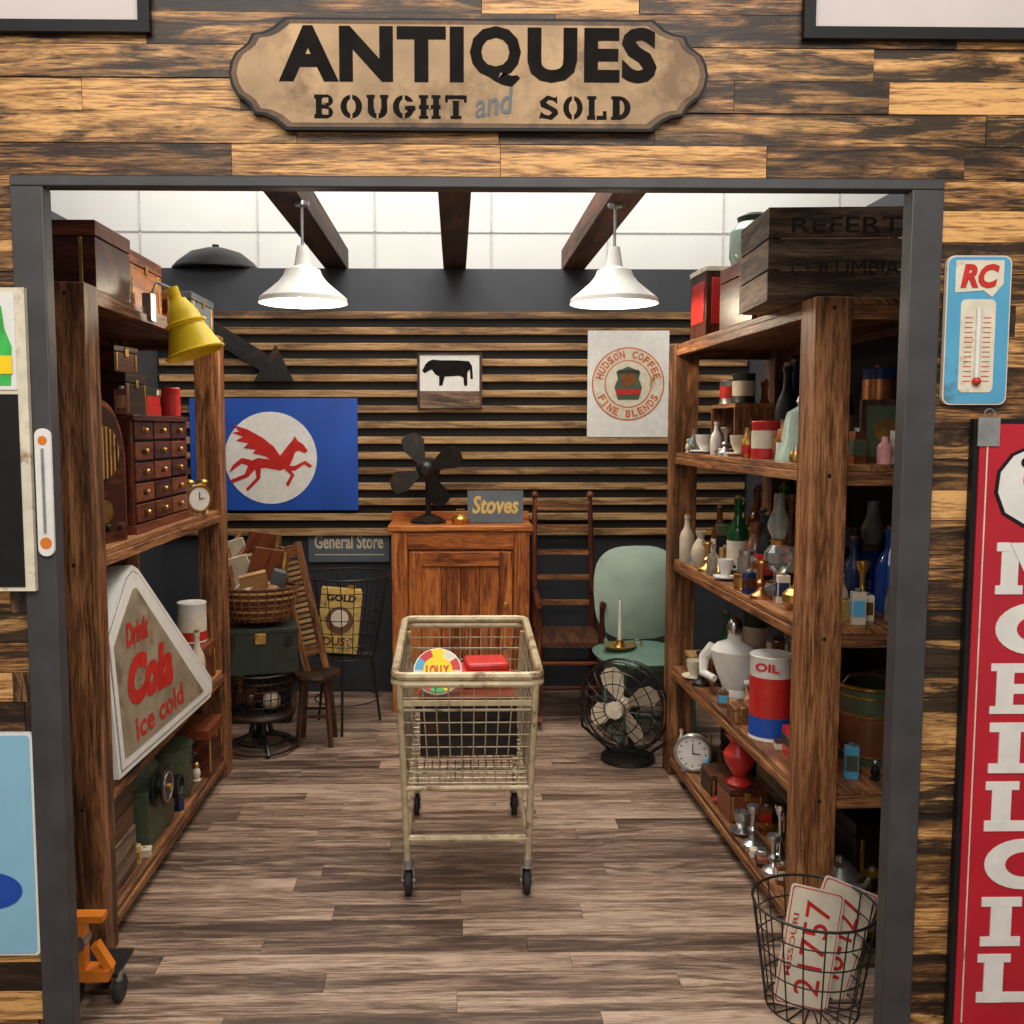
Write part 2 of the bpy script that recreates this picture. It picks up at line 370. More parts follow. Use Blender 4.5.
def framed(name,x0,x1,z0,z1,fw,fm,im,y=2.207):
    b=B(name);cx=(x0+x1)/2;cz=(z0+z1)/2;w=(x1-x0)/2;h=(z1-z0)/2
    b.bx(-w,w,-.02,0,-h,-h+fw,fm);b.bx(-w,w,-.02,0,h-fw,h,fm);b.bx(-w,-w+fw,-.02,0,-h+fw,h-fw,fm);b.bx(w-fw,w,-.02,0,-h+fw,h-fw,fm)
    b.bx(-w+fw,w-fw,-.008,0,-h+fw,h-fw,im);return b,(cx,y,cz)
PINKISH=paint('print_grey',(.58,.51,.50),.6,var=.06,scale=4)
b,l=framed('framed_print',-1.5,-.665,2.415,2.80,.025,BLACK,PINKISH);b.done(l)
b,l=framed('framed_print',.772,1.6,2.412,2.80,.025,BLACK,PINKISH);b.done(l)
def rrect(w,h,r,n=5):
    o=[]
    for cx,cz,a0 in ((w-r,h-r,0),(-w+r,h-r,90),(-w+r,-h+r,180),(w-r,-h+r,270)):
        for k in range(n+1):
            a=R(a0+90*k/n);o.append((cx+r*math.cos(a),cz+r*math.sin(a)))
    return o
b=B('wall_thermometer')
b.prism(rrect(.074,.168,.018),-.012,0,PAPER);b.prism(rrect(.071,.165,.017),-.013,-.012,LBLUE)
b.prism([(-.055,.157),(.055,.157),(.055,.105),(.03,.075),(.01,.09),(-.055,.085)],-.0145,-.013,CREAM)
b.text('RC',0,.122,.088,.054,-.0145,RED,bold=.05,shear=.2)
b.prism(rrect(.04,.105,.012),-.0145,-.013,CREAM,Matrix.Translation((0,0,-.035)))
b.cyl((0,-.018,-.11),(0,-.018,.05),.005,WHITE);b.ball((0,-.019,-.115),.01,RED)
for k in range(14):
    b.bx(-.03,-.012,-.0155,-.0144,-.115+k*.011,-.1135+k*.011,RED);b.bx(.012,.03,-.0155,-.0144,-.115+k*.011,-.1135+k*.011,RED)
b.done((1.190,2.207,1.775))
b=B('motor_oil_sign')
b.bx(0,.44,-.02,0,-1.48,0,BLACK);b.bx(.012,.428,-.024,-.019,-1.468,-.012,REDS)
b.bx(.028,.031,-.0255,-.0239,-1.45,-.03,CREAM)
o=[(.05,-.17),(.055,-.12),(.085,-.08),(.14,-.055),(.22,-.04),(.36,-.05),(.38,-.15),(.34,-.26),(.2,-.265),(.12,-.25),(.07,-.22)]
b.prism(o,-.0255,-.0238,BLACK);b.prism([((x-.21)*.95+.21,(z+.15)*.93-.15) for x,z in o],-.0265,-.0254,WHITE)
b.disc((.19,-.14),.075,-.0275,-.0264,REDS,sc=(1,.7));b.disc((.12,-.10),.012,-.0275,-.0264,BLACK)
yo=[0]
def stroke(x0,x1,z0,z1):
    yo[0]=(yo[0]+1)%9
    b.bx(x0,x1,-.0258-yo[0]*.00025,-.0238,z0,z1,WHITE)
for k,ch in enumerate('MOBILOIL'):
    zc=-.345-k*.142;t=zc+.060;u=zc-.060;L0=.062
    if ch=='M':
        stroke(L0+.012,L0+.052,u,t);stroke(L0+.168,L0+.208,u,t);stroke(L0,L0+.064,u-.0005,u+.020);stroke(L0+.156,L0+.22,u-.0005,u+.020);stroke(L0,L0+.03,t-.020,t+.0005);stroke(L0+.19,L0+.22,t-.020,t+.0005)
        b.prism([(L0+.03,t),(L0+.066,t),(L0+.11,u+.045),(L0+.154,t),(L0+.19,t),(L0+.128,u),(L0+.092,u)],-.0285,-.0238,WHITE)
    elif ch=='O':
        n=28
        P=[(L0+.10+.095*math.cos(2*math.pi*q/n),zc+.062*math.sin(2*math.pi*q/n)) for q in range(n)];b.prism(P,-.0260,-.0238,WHITE)
        P=[(L0+.10+.045*math.cos(2*math.pi*q/n),zc+.030*math.sin(2*math.pi*q/n)) for q in range(n)];b.prism(P,-.0268,-.0255,REDS)
    elif ch=='B':
        b.prism([(L0,u),(L0+.12,u),(L0+.155,u+.012),(L0+.168,u+.032),(L0+.150,zc),(L0+.158,t-.028),(L0+.145,t-.010),(L0+.115,t),(L0,t),(L0,t-.018),(L0+.014,t-.018),(L0+.014,u+.018),(L0,u+.018)],-.0260,-.0238,WHITE)
        b.bx(L0+.055,L0+.105,-.0268,-.0255,zc+.012,t-.022,REDS);b.bx(L0+.055,L0+.115,-.0268,-.0255,u+.022,zc-.012,REDS)
    elif ch=='I':
        stroke(L0+.026,L0+.076,u,t);stroke(L0+.003,L0+.099,u-.0005,u+.022);stroke(L0+.003,L0+.099,t-.022,t+.0005)
    elif ch=='L':
        stroke(L0+.016,L0+.062,u,t);stroke(L0,L0+.080,t-.020,t+.0005);stroke(L0,L0+.165,u-.0005,u+.025);stroke(L0+.138,L0+.1655,u-.001,u+.055)
b.box((.03,-.026,-.03),(.05,.004,.065),GREYP)
b.ring((.03,-.026,.01),.012,.0015,STEEL,'Y')
b.done((1.190,2.207,1.575))
b=B('soda_menu_board')
b.bx(-.4,0,-.015,0,-.68,0,CREAM);b.bx(-.39,-.022,-.018,-.014,-.67,-.235,BLACK);b.bx(-.39,-.022,-.018,-.014,-.225,-.012,WHITE)
b.prism([(-.085,-.215),(-.035,-.215),(-.03,-.13),(-.045,-.09),(-.05,-.04),(-.070,-.04),(-.075,-.09),(-.09,-.13)],-.020,-.018,GRN)
b.bx(-.09,-.03,-.0215,-.0199,-.19,-.15,YEL)
b.done((-.955,2.194,1.864))
b=B('slim_thermometer');b.prism(rrect(.018,.145,.017),-.008,0,WHITE);b.cyl((0,-.011,-.09),(0,-.011,.1),.003,STEEL)
b.disc((0,-.115),.013,-.0095,-.008,ORNG);b.disc((0,.118),.010,-.0095,-.008,ORNG)
b.done((-.930,2.194,1.408))
b=B('blue_enamel_sign');b.prism(rrect(.2,.27,.01),-.01,0,WHITE);b.prism(rrect(.194,.264,.01),-.012,-.01,PBLUE);b.disc((.09,-.11),.075,-.0135,-.012,BLUE,sc=(1,.6))
b.text('SODA',-.06,.1,.2,.08,-.012,WHITE,bold=.03);b.done((-1.185,2.207,.578))

# ---------------------------------------------------------------- back wall pieces
YB=5.559
b=B('winged_horse_flag')
b.bx(-.48,.48,-.006,0,-.322,.322,BLUE);b.disc((-.02,-.02),.265,-.009,-.006,WHITE,40)
F=lambda P:[(x*.0052-.02,z*.0052-.03) for x,z in P]
b.prism(F([(-24,-2),(-14,2),(0,0),(10,4),(18,14),(24,21),(27,26),(30,21),(36,17),(41,10),(38,7),(31,10),(27,8),(24,0),(20,-8),(10,-12),(-6,-9),(-18,-11),(-26,-10)]),-.0105,-.009,RED)
b.prism(F([(14,-6),(26,-7),(38,-1),(46,-7),(43,-9),(37,-5),(27,-12),(16,-12)]),-.0108,-.009,RED)
b.prism(F([(13,-8),(22,-17),(16,-27),(19,-30),(26,-17),(19,-8)]),-.0110,-.009,RED)
b.prism(F([(-24,-4),(-29,-16),(-44,-22),(-43,-26),(-25,-19),(-17,-10)]),-.0108,-.009,RED)
b.prism(F([(-18,-8),(-16,-20),(-28,-32),(-26,-35),(-12,-21),(-11,-8)]),-.0110,-.009,RED)
b.prism(F([(-22,0),(-32,2),(-42,-6),(-46,-14),(-40,-10),(-32,-4),(-24,-7)]),-.0112,-.009,RED)
b.prism(F([(12,2),(4,14),(-8,24),(-26,34),(-40,38),(-34,31),(-42,30),(-30,25),(-38,21),(-24,18),(-30,13),(-16,11),(-20,7),(-6,4),(2,-2)]),-.0114,-.009,RED)
b.done((-1.04,YB,1.408))
b=B('cow_print_crate')
b.bx(-.185,.185,-.03,0,-.157,-.06,W_GREY);b.bx(-.185,.185,-.03,0,-.06,.157,WHITE)
b.bx(-.185,-.17,-.034,-.03,-.157,.157,W_DARK);b.bx(.17,.185,-.034,-.03,-.157,.157,W_DARK);b.bx(-.185,.185,-.035,-.03,.145,.157,W_DARK)
cow=[(-30,10),(-26,14),(-20,16),(-12,15),(10,15),(24,14),(28,8),(29,-8),(26,-8),(25,4),(22,0),(22,-16),(18,-16),(17,-6),(12,-4),(-6,-5),(-9,-16),(-13,-16),(-13,-5),(-18,-2),(-22,4),(-26,2),(-31,-1),(-34,2)]
b.prism([(x*.0046,z*.0046+.045) for x,z in cow],-.032,-.03,INK)
b.done((-.03,YB,1.83))
b=B('round_logo_poster')
b.bx(-.234,.234,-.006,0,-.304,.304,WHITE)
TERR=paint('terracotta_ink',(.60,.15,.06),.7)
b.disc((0,0),.21,-.0075,-.006,TERR,40);b.disc((0,0),.202,-.0085,-.0074,CREAM,40);b.disc((0,0),.137,-.0095,-.0084,TERR,40);b.disc((0,0),.130,-.0105,-.0094,CREAM,40)
for k,ch in enumerate('HUDSON COFFEE'):
    a=R(165-k*12.5)
    if ch!=' ': b.text(ch,0,0,.030,.044,-.0085,TERR,bold=.04,M=Matrix.Translation((.170*math.cos(a),0,.170*math.sin(a)))@Matrix.Rotation(-(a-math.pi/2),4,'Y'))
for k,ch in enumerate('FINE BLENDS'):
    a=R(208+k*12.5)
    if ch!=' ': b.text(ch,0,0,.010 if ch=='I' else .030,.044,-.0085,TERR,bold=.04,M=Matrix.Translation((.170*math.cos(a),0,.170*math.sin(a)))@Matrix.Rotation(-(a+math.pi/2),4,'Y'))
b.prism([(-.06,-.09),(.06,-.09),(.08,-.02),(.06,.03),(.07,.07),(0,.1),(-.07,.07),(-.06,.03),(-.08,-.02)],-.0125,-.0105,GREEN)
b.disc((0,.03),.042,-.0145,-.0124,COPPER);b.bx(-.07,.07,-.0150,-.0124,-.06,-.03,RED);b.bx(-.06,.06,-.0150,-.0124,.06,.08,GREEND)
b.done((.997,YB,1.812))
b=B('arrow_sign')
M=Matrix.Rotation(R(32),4,'Y')
b.prism([(-.30,-.05),(.08,-.05),(.08,-.12),(.27,0),(.08,.12),(.08,.05),(-.30,.05),(-.24,0)],-.03,-.002,IRON,M)
b.prism([(-.27,-.035),(.10,-.035),(.10,-.09),(.24,0),(.10,.09),(.10,.035),(-.27,.035),(-.22,0)],-.033,-.03,IRON,M)
b.done((-1.15,YB,1.97))
b=B('general_store_sign');b.bx(-.235,.235,-.02,0,-.1,.1,SLATE)
b.text('General Store',0,.02,.40,.085,-.02,PAPER,bold=.02);b.bx(-.2,.2,-.0215,-.02,-.06,-.055,PAPER);b.done((-.62,5.6,.88),bevel=.003)
b=B('domed_black_lid');b.lathe([(0,.13),(.06,.128),(.15,.10),(.22,.045),(.25,.01),(.25,0),(0,0)],BLACK,seg=32);b.cyl((0,0,.125),(0,0,.15),.02,BLACK);b.done((-1.39,5.72,2.471))

# ---------------------------------------------------------------- cabinet
b=B('wooden_cabinet')
w=.375;h=1.03
b.bx(-w,w,.02,.36,.06,h-.03,W_CAB);b.bx(-w-.02,w+.02,-.01,.37,h-.03,h,W_CAB)
b.bx(-w,-w+.085,0,.02,0,h-.03,W_CAB);b.bx(w-.085,w,0,.02,0,h-.03,W_CAB)
b.bx(-w+.085,w-.085,0,.02,h-.13,h-.03,W_CAB);b.bx(-w+.085,w-.085,0,.02,.06,.14,W_CAB)
b.bx(-w+.095,-w+.165,-.014,.012,.15,h-.14,W_CAB);b.bx(w-.165,w-.095,-.014,.012,.15,h-.14,W_CAB)
b.bx(-w+.165,w-.165,-.014,.012,h-.22,h-.14,W_CAB);b.bx(-w+.165,w-.165,-.014,.012,.15,.23,W_CAB)
for k in range(4): b.bx(-w+.165+k*.105,-w+.165+(k+1)*.105-.003,-.002,.012,.23,h-.22,W_CAB)
b.cyl((w-.13,-.014,.6),(w-.13,-.04,.6),.014,BRASS);b.bx(-w,-w+.06,.3,.36,0,.06,W_CAB);b.bx(w-.06,w,.3,.36,0,.06,W_CAB)
b.bx(-w-.02,w+.02,.33,.37,h,h+.05,W_CAB)
b.done((.030,5.18,0),bevel=.004)
def bladeset(b,n,r,mat,c=(0,0,0),hub=.03,tw=22,M=None):
    for k in range(n):
        a=2*math.pi*k/n+.5
        o=[(hub*.6,-.012),(r*.35,-.35*r*.5),(r*.7,-r*.33),(r*.95,-r*.22),(r,0),(r*.93,r*.2),(r*.65,r*.25),(r*.3,r*.12),(hub*.6,.012)]
        T=Matrix.Translation(c)@Matrix.Rotation(-a,4,'Y')@Matrix.Rotation(R(tw),4,'X')
        b.prism(o,-.0015,.0015,mat,T)
    b._l([(0,-.03),(hub*.5,-.03),(hub,-.01),(hub,.02),(0,.02)],mat,16,Matrix.Translation(c)@Matrix.Rotation(R(-90),4,'X'))
b=B('desk_fan')
bladeset(b,4,.22,IRON,(0,-.08,.30),.045,tw=14)
b._l([(0,0),(.05,0),(.065,.03),(.065,.1),(.04,.13),(0,.13)],IRON,20,Matrix.Translation((0,-.06,.30))@Matrix.Rotation(R(-90),4,'X'))
b.cyl((0,0,.02),(0,0,.26),.016,IRON);b.lathe([(0,0),(.10,0),(.10,.015),(.07,.03),(.025,.05),(0,.05)],IRON,seg=24)
b.done((-.15,5.36,1.03),rz=-8)
b=B('stove_sign');M=Matrix.Rotation(R(-8),4,'X')
b.box((0,0,.09),(.31,.03,.18),SLATE,M=M);b.text('Stoves',0,.1,.26,.10,-.0155,YTIN,bold=.03,shear=.2,M=M);b.bx(-.1,.1,.0,.06,.0,.01,SLATE);b.done((.225,5.33,1.032))
b=B('brass_kettle');b.lathe([(0,0),(.045,0),(.05,.03),(.03,.05),(.012,.06),(0,.065)],BRASS);b.tube([(-.03,0,.04),(-.02,0,.08),(.02,0,.08),(.03,0,.04)],.003,BRASS);b.done((.03,5.3,1.03))

# ---------------------------------------------------------------- wire basket helper
def wire(b,c,r0,r1,h,n,rings,mat,t=.0025,sc=(1,1),top=.005,bottom=True):
    for k in range(n):
        a=2*math.pi*k/n
        b.tube([(c[0]+r0*math.cos(a)*sc[0],c[1]+r0*math.sin(a)*sc[1],c[2]),(c[0]+r1*math.cos(a)*sc[0],c[1]+r1*math.sin(a)*sc[1],c[2]+h)],t,mat,5)
    for j in range(rings+1):
        f=j/rings;b.ring((c[0],c[1],c[2]+h*f),r0+(r1-r0)*f,top if j==rings else t,mat,seg=28,ts=5,sc=sc)
    if bottom:
        for k in range(n//2):
            a=math.pi*k/(n//2);dx=r0*math.cos(a)*sc[0];dy=r0*math.sin(a)*sc[1]
            b.tube([(c[0]-dx,c[1]-dy,c[2]),(c[0]+dx,c[1]+dy,c[2])],t,mat,5)
b=B('wire_basket_stand')
wire(b,(0,0,.38),.15,.225,.42,20,6,IRON)
for k in range(3):
    a=2*math.pi*k/3+.5;b.tube([(.14*math.cos(a),.14*math.sin(a),.38),(.19*math.cos(a),.19*math.sin(a),.0)],.007,IRON)
b.ring((0,0,.15),.165,.004,IRON)
b.done((-.57,4.95,0))
b=B('yellow_oil_tin');b.box((0,0,.16),(.21,.10,.32),YTIN);b.box((0,0,.325),(.2,.09,.01),YTIN);b.cyl((.05,0,.33),(.05,0,.35),.02,BRASS)
b.disc((0,.17),.07,-.053,-.0505,BROWN);b.disc((0,.18),.045,-.055,-.0525,PAPER);b.text('GOLD',0,.285,.15,.035,-.0505,BLACK,bold=.04);b.text('DUST',0,.06,.15,.045,-.0505,BROWN,bold=.04)
b.done((-.62,4.93,.40),rot=(R(-3),R(6),R(8)),bevel=.004)
b=B('wooden_washboard')
b.box((-.05,0,.32),(.03,.025,.64),W_POST);b.box((.05,0,.32),(.03,.025,.64),W_POST)
b.box((0,0,.60),(.075,.02,.06),W_POST);b.box((0,0,.10),(.075,.02,.05),W_POST)
for k in range(16): b.box((0,-.002,.14+k*.027),(.072,.014,.018),W_TAN)
b.done((-.685,4.68,.365),rot=(R(-6),R(-15),R(-12)),bevel=.003)
b=B('wooden_stool')
b.lathe([(0,.33),(.12,.33),(.125,.345),(.12,.36),(0,.36)],W_DARK,seg=24)
for k in range(4):
    a=math.pi/4+k*math.pi/2;b.tube([(.08*math.cos(a),.08*math.sin(a),.335),(.115*math.cos(a),.115*math.sin(a),0)],.014,W_DARK,8)
    a2=a+math.pi/2;b.tube([(.1*math.cos(a),.1*math.sin(a),.15),(.1*math.cos(a2),.1*math.sin(a2),.15)],.008,W_DARK)
b.done((-.69,4.68,0))
PX=-.945
b=B('cast_iron_stool')
b.lathe([(0,.17),(.15,.17),(.16,.185),(.15,.2),(0,.2)],W_DARK,seg=28)
for k in range(4):
    a=k*math.pi/2+.4;b.tube([(.03*math.cos(a),.03*math.sin(a),.17),(.05*math.cos(a),.05*math.sin(a),.08),(.13*math.cos(a),.13*math.sin(a),.05),(.17*math.cos(a),.17*math.sin(a),.012)],.013,IRON,8)
b.cyl((0,0,.05),(0,0,.17),.025,IRON);b.ring((0,0,.045),.11,.007,IRON);b.ring((0,0,.02),.165,.008,W_DARK);b.done((PX,4.58,0))
b=B('wire_egg_basket');wire(b,(0,0,0),.14,.165,.19,24,5,IRON,t=.003);b.ball((.02,0,.05),.05,W_RED);b.ball((-.05,.02,.05),.05,BROWN);b.ball((.06,-.04,.05),.045,STONE);b.done((PX,4.58,.202))
b=B('green_metal_box');b.box((0,0,.10),(.35,.24,.20),GREEND);b.box((0,0,.205),(.36,.25,.02),GREEND);b.box((0,-.124,.17),(.05,.008,.05),BRASS);b.tube([(-.06,0,.215),(-.05,0,.235),(.05,0,.235),(.06,0,.215)],.005,IRON)
for x in (-.13,.13): b.box((x,-.124,.16),(.03,.006,.06),IRON)
b.done((PX,4.58,.40),rz=14,bevel=.006)
def wicker(loc,h,full):
    b=B('wicker_basket');s_=1.0;n=int(h/.015)
    for j in range(n+1): b.ring((0,0,.008+j*.0148),(.12+.045*math.sin(j/n*1.4))*s_,.0085,W_TAN if j%2 else W_RED,seg=28,sc=(1.1,.8))
    for k in range(28):
        a=2*math.pi*k/28;b.tube([(.125*1.1*s_*math.cos(a),.125*.8*s_*math.sin(a),0),(.160*1.1*s_*math.cos(a),.160*.8*s_*math.sin(a),h*.5),(.172*1.1*s_*math.cos(a),.172*.8*s_*math.sin(a),h)],.004,W_POST,5)
    b.lathe([(0,.005),(.115*s_,.005),(.145*s_,h*.6),(0,h*.7)],W_DARK,sc=(1.08,.78,1))
    if full:
        b.ball((-.05,0,.14),.055,PAPER,(1.2,1,.7));b.ball((.06,.01,.14),.05,W_TAN,(1,1,.8));b.ball((.0,-.06,.13),.045,BROWN,(1.2,1,.8))
        b.box((.03,.03,.24),(.16,.02,.20),W_RED,rot=(.2,.2,.5));b.box((-.08,.03,.22),(.11,.015,.17),PAPER,rot=(.2,-.3,-.2));b.box((.09,.0,.19),(.06,.05,.09),SLATE,rot=(.2,.3,.2))
        b.box((-.02,-.03,.18),(.13,.03,.10),W_TAN,rot=(.3,-.2,.1));b.tube([(-.11,0,.1),(-.13,.03,.25),(-.06,.05,.34)],.012,W_POST,8);b.cyl((.10,.05,.12),(.13,.06,.31),.022,BRASS)
    b.done(loc,rz=10)
wicker((PX,4.58,.642),.16,True)
for (z,s1,m) in ((0,.0,W_DARK),(.33,-.03,W_RED)):
    b=B('steamer_trunk');w=.27+s1
    b.box((0,0,.12),(2*w,.34,.24),m);b.box((0,0,.285),(2*w+.01,.35,.08),m)
    for x in (-w+.02,0,w-.02): b.box((x,-.172,.16),(.03,.008,.31),BRASS if x==0 else IRON);b.box((x,0,.326),(.03,.35,.006),IRON)
    b.box((0,-.178,.24),(.05,.01,.05),BRASS);b.done((-1.15,5.15,z),rz=4,bevel=.006)
wicker((-1.08,5.12,.662),.20,True)

# ---------------------------------------------------------------- chairs, floor fan
b=B('ladderback_rocking_chair')
sw=.165
for x in (-sw,sw):
    b.tube([(x,.2,.06),(x,.2,.45),(x*.98,.25,.8),(x*.95,.31,1.17)],[.019,.02,.017,.013],W_RED,10)
    b.ball((x*.95,.31,1.18),.022,W_RED)
    b.tube([(x,-.2,.06),(x,-.2,.45),(x,-.2,.64)],[.018,.021,.016],W_RED,10)
    b.tube([(x,-.24,.645),(x,0,.655),(x,.23,.66)],.017,W_RED,8)
    b.tube([(x,-.33,.07),(x,-.2,.035),(x,0,.017),(x,.2,.03),(x,.34,.06)],.015,W_RED,8)
    for z in (.18,.3): b.tube([(x,-.2,z),(x,.2,z)],.009,W_RED)
for z in (.2,.33): b.tube([(-sw,-.2,z),(sw,-.2,z)],.010,W_RED)
b.tube([(-sw,.2,.25),(sw,.2,.25)],.009,W_RED)
b.box((0,0,.43),(.34,.42,.028),W_DARK)
for z,yy in ((.58,.22),(.72,.237),(.86,.26),(1.0,.283),(1.12,.30)): b.box((0,yy,z),(.31,.012,.028 if z<1.1 else .05),W_POST)
b.done((.605,5.13,.0),rz=-1)
def dish(b,w,h,dep,th,mat,M,p=4.0):
    na,nr=36,7;vs=[];fs=[]
    for side in (0,1):
        for j in range(nr+1):
            s_=j/nr
            for k in range(na):
                a=2*math.pi*k/na;c=math.cos(a);q=math.sin(a)
                x=math.copysign(abs(c)**(2/p),c);z=math.copysign(abs(q)**(2/p),q)
                yy=dep*(1-s_**2.2)+(th*(1-s_**6) if side else 0)
                vs.append((x*w*s_ if s_>0 else x*1e-4,yy,z*h*s_ if s_>0 else z*1e-4))
    o=(nr+1)*na
    for side in (0,1):
        for j in range(nr):
            for k in range(na):
                k2=(k+1)%na;a_=side*o
                fs.append((a_+j*na+k,a_+j*na+k2,a_+(j+1)*na+k2,a_+(j+1)*na+k))
    b.raw(vs,fs,mat,None,M)
b=B('green_rounded_chair')
dish(b,.235,.245,-.055,.12,MINT,Matrix.Translation((0.0,.17,.70))@Matrix.Rotation(R(-10),4,'X'),p=3.0)
dish(b,.235,.23,-.045,.10,MINTD,Matrix.Translation((-.05,-.06,.43))@Matrix.Rotation(R(-88),4,'X'),p=2.6)
for x in (-.18,.18):
    b.tube([(x,.14,.46),(x*.95,-.05,.40),(x*.95,-.2,.36),(x*1.0,-.22,.03),(x*1.0,-.18,.013),(x*1.0,.24,.013)],.012,MINTD,8)
    b.tube([(x*.9,.20,.72),(x,.18,.55),(x,.14,.46),(x*1.0,.10,.03)],.011,MINTD,8)
b.tube([(-.18,.24,.013),(.18,.24,.013)],.012,MINTD,8);b.tube([(-.17,-.21,.36),(.17,-.21,.36)],.010,MINTD,8)
b.done((.975,4.80,0),rz=6)
b=B('candle_holder');b.lathe([(0,0),(.07,0),(.085,.014),(.075,.014),(.03,.006),(.02,.02),(.018,.04),(0,.04)],BRASS,seg=24);b.cyl((0,0,.03),(0,0,.24),.0105,WHITE,.008);b.cyl((0,0,.24),(0,0,.25),.0015,BLACK);b.ring((.09,0,.018),.02,.004,BRASS,'Y');b.done((.82,4.70,.468))
b=B('caged_floor_fan')
r=.215;H=.275
for rr,yy in ((r,0),(r*.97,-.04),(r*.8,-.075),(r*.55,-.095),(r*.25,-.105),(r*.97,.04),(r*.75,.075)):
    b.ring((0,yy,H),rr,.003 if rr<r else .006,IRON,'Y',seg=32,ts=5)
for k in range(22):
    a=2*math.pi*k/22;ca,sa=math.cos(a),math.sin(a)
    b.tube([(ca*q,yy,H+sa*q) for q,yy in ((r*.2,-.105),(r*.55,-.095),(r*.8,-.075),(r*.97,-.04),(r,0),(r*.97,.04),(r*.75,.075),(r*.3,.09))],.0018,IRON,4)
bladeset(b,4,.185,STONE,(0,-.01,H),.035,24)
b._l([(0,0),(.045,0),(.055,.04),(.05,.11),(0,.12)],IRON,18,Matrix.Translation((0,.03,H))@Matrix.Rotation(R(-90),4,'X'))
b._l([(0,0),(.04,0),(.04,.008),(0,.012)],CREAM,18,Matrix.Translation((0,-.105,H))@Matrix.Rotation(R(90),4,'X'))
b.tube([(0,.09,H-.04),(0,.09,.04)],.016,IRON,8);b.lathe([(0,0),(.13,0),(.125,.02),(.06,.035),(0,.04)],IRON,(0,.05,0),24)
b.tube([(-r-.004,0,H),(-r,.0,.14),(-.09,.05,.03)],.008,IRON);b.tube([(r+.004,0,H),(r,.0,.14),(.09,.05,.03)],.008,IRON)
b.done((.785,4.36,0),rz=-34)

# ---------------------------------------------------------------- shopping cart
b=B('shopping_cart')
def rr3(w0,w1,y0,y1,z0,z1,r=.04):
    pts=[]
    for cx,cy,a0,z in ((w0-r,y0+r,270,z0),(w1-r,y1-r,0,z1),(-w1+r,y1-r,90,z1),(-w0+r,y0+r,180,z0)):
        for k in range(5):
            a=R(a0+90*k/4);pts.append((cx+r*math.cos(a),cy+r*math.sin(a),z))
    return pts
ZN,ZF=.755,.80
b.tube(rr3(.238,.238,0,.72,ZN,ZF),.014,CARTP,8,True)
b.tube(rr3(.240,.240,-.004,.724,ZN-.025,ZF-.025),.012,CARTP,8,True)
def lerp(a,c,t): return tuple(a[k]+(c[k]-a[k])*t for k in range(3))
T4=[(-.232,0,ZN-.03),(.232,0,ZN-.03),(.232,.72,ZF-.03),(-.232,.72,ZF-.03)]
B4=[(-.20,.05,.38),(.20,.05,.38),(.20,.64,.43),(-.20,.64,.43)]
for s_ in range(4):
    a,c=T4[s_],T4[(s_+1)%4];d,e=B4[s_],B4[(s_+1)%4];n=11 if s_%2==0 else 17
    for k in range(n+1):
        t=k/n;b.tube([lerp(a,c,t),lerp(d,e,t)],.0023,CARTW,5)
for j in range(1,9):
    t=j/8;q=[lerp(T4[k],B4[k],t) for k in range(4)];b.tube(q,.0045 if j in(2,8) else .0022,CARTW,6,True)
for k in range(1,15): t=k/15;b.tube([lerp(B4[0],B4[1],t),lerp(B4[3],B4[2],t)],.0022,CARTW,5)
for k in range(1,15): t=k/15;b.tube([lerp(B4[0],B4[3],t),lerp(B4[1],B4[2],t)],.0022,CARTW,5)
b.prism([(-.216,.655),(.216,.655),(.216,.672),(-.216,.672)],.006,.014,CARTP)
for x in (-.222,.222):
    b.tube([(x,.0,ZN-.02),(x*.95,.02,.45),(x*.9,.03,.12)],.011,CARTP,8)
    b.tube([(x,.62,ZF-.03),(x*.93,.66,.40),(x*.88,.70,.12)],.011,CARTP,8)
    b.tube([(x*.9,.03,.20),(x*.89,.69,.20)],.009,CARTP,8)
    for yy in (.03,.70):
        X=x*.89
        b.cyl((X,yy,.10),(X,yy,.13),.017,STEEL);b.box((X-.018,yy+.012,.07),(.003,.035,.075),STEEL);b.box((X+.018,yy+.012,.07),(.003,.035,.075),STEEL);b.box((X,yy+.005,.106),(.040,.045,.004),STEEL)
        b._l([(0,-.014),(.022,-.014),(.022,-.011),(.042,-.011),(.046,-.006),(.046,.006),(.042,.011),(.022,.011),(.022,.014),(0,.014)],RUB,20,Matrix.Translation((X,yy+.02,.046))@Matrix.Rotation(R(90),4,'Y'))
        b.cyl((X-.022,yy+.02,.046),(X+.022,yy+.02,.046),.007,STEEL)
b.tube([(-.2,.03,.20),(.2,.03,.20)],.012,CARTP,8);b.tube([(-.198,.69,.20),(.198,.69,.20)],.009,CARTP,8);b.tube([(-.207,.02,.375),(.207,.02,.375)],.008,CARTP,8)
b.done((.040,3.05,0))
b=B('toy_crate');b.box((0,0,.095),(.33,.30,.19),W_DARK)
for k in range(3): b.box((0,-.153,.035+k*.062),(.33,.008,.052),IRON)
b.box((0,0,.2),(.34,.31,.012),W_RED);b.done((.04,3.34,.442),rz=2)
b=B('lollipop_tin')
cols=[RED,CREAM,YEL,RED,LBLUE,CREAM,RED,GRN,YEL,CREAM]
for k in range(10):
    a0,a1=R(36*k),R(36*(k+1));o=[(0,0)]+[(.078*math.cos(a0+(a1-a0)*t/4),.078*math.sin(a0+(a1-a0)*t/4)) for t in range(5)]
    b.prism(o,-.025,0,cols[k])
b.disc((0,0),.05,-.027,-.025,YEL);b.text('LOLLY',0,0,.08,.035,-.027,RED,bold=.05);b.ring((0,-.013,0),.079,.006,WHITE,'Y')
b.done((-.06,3.24,.718),rot=(R(-35),0,0))
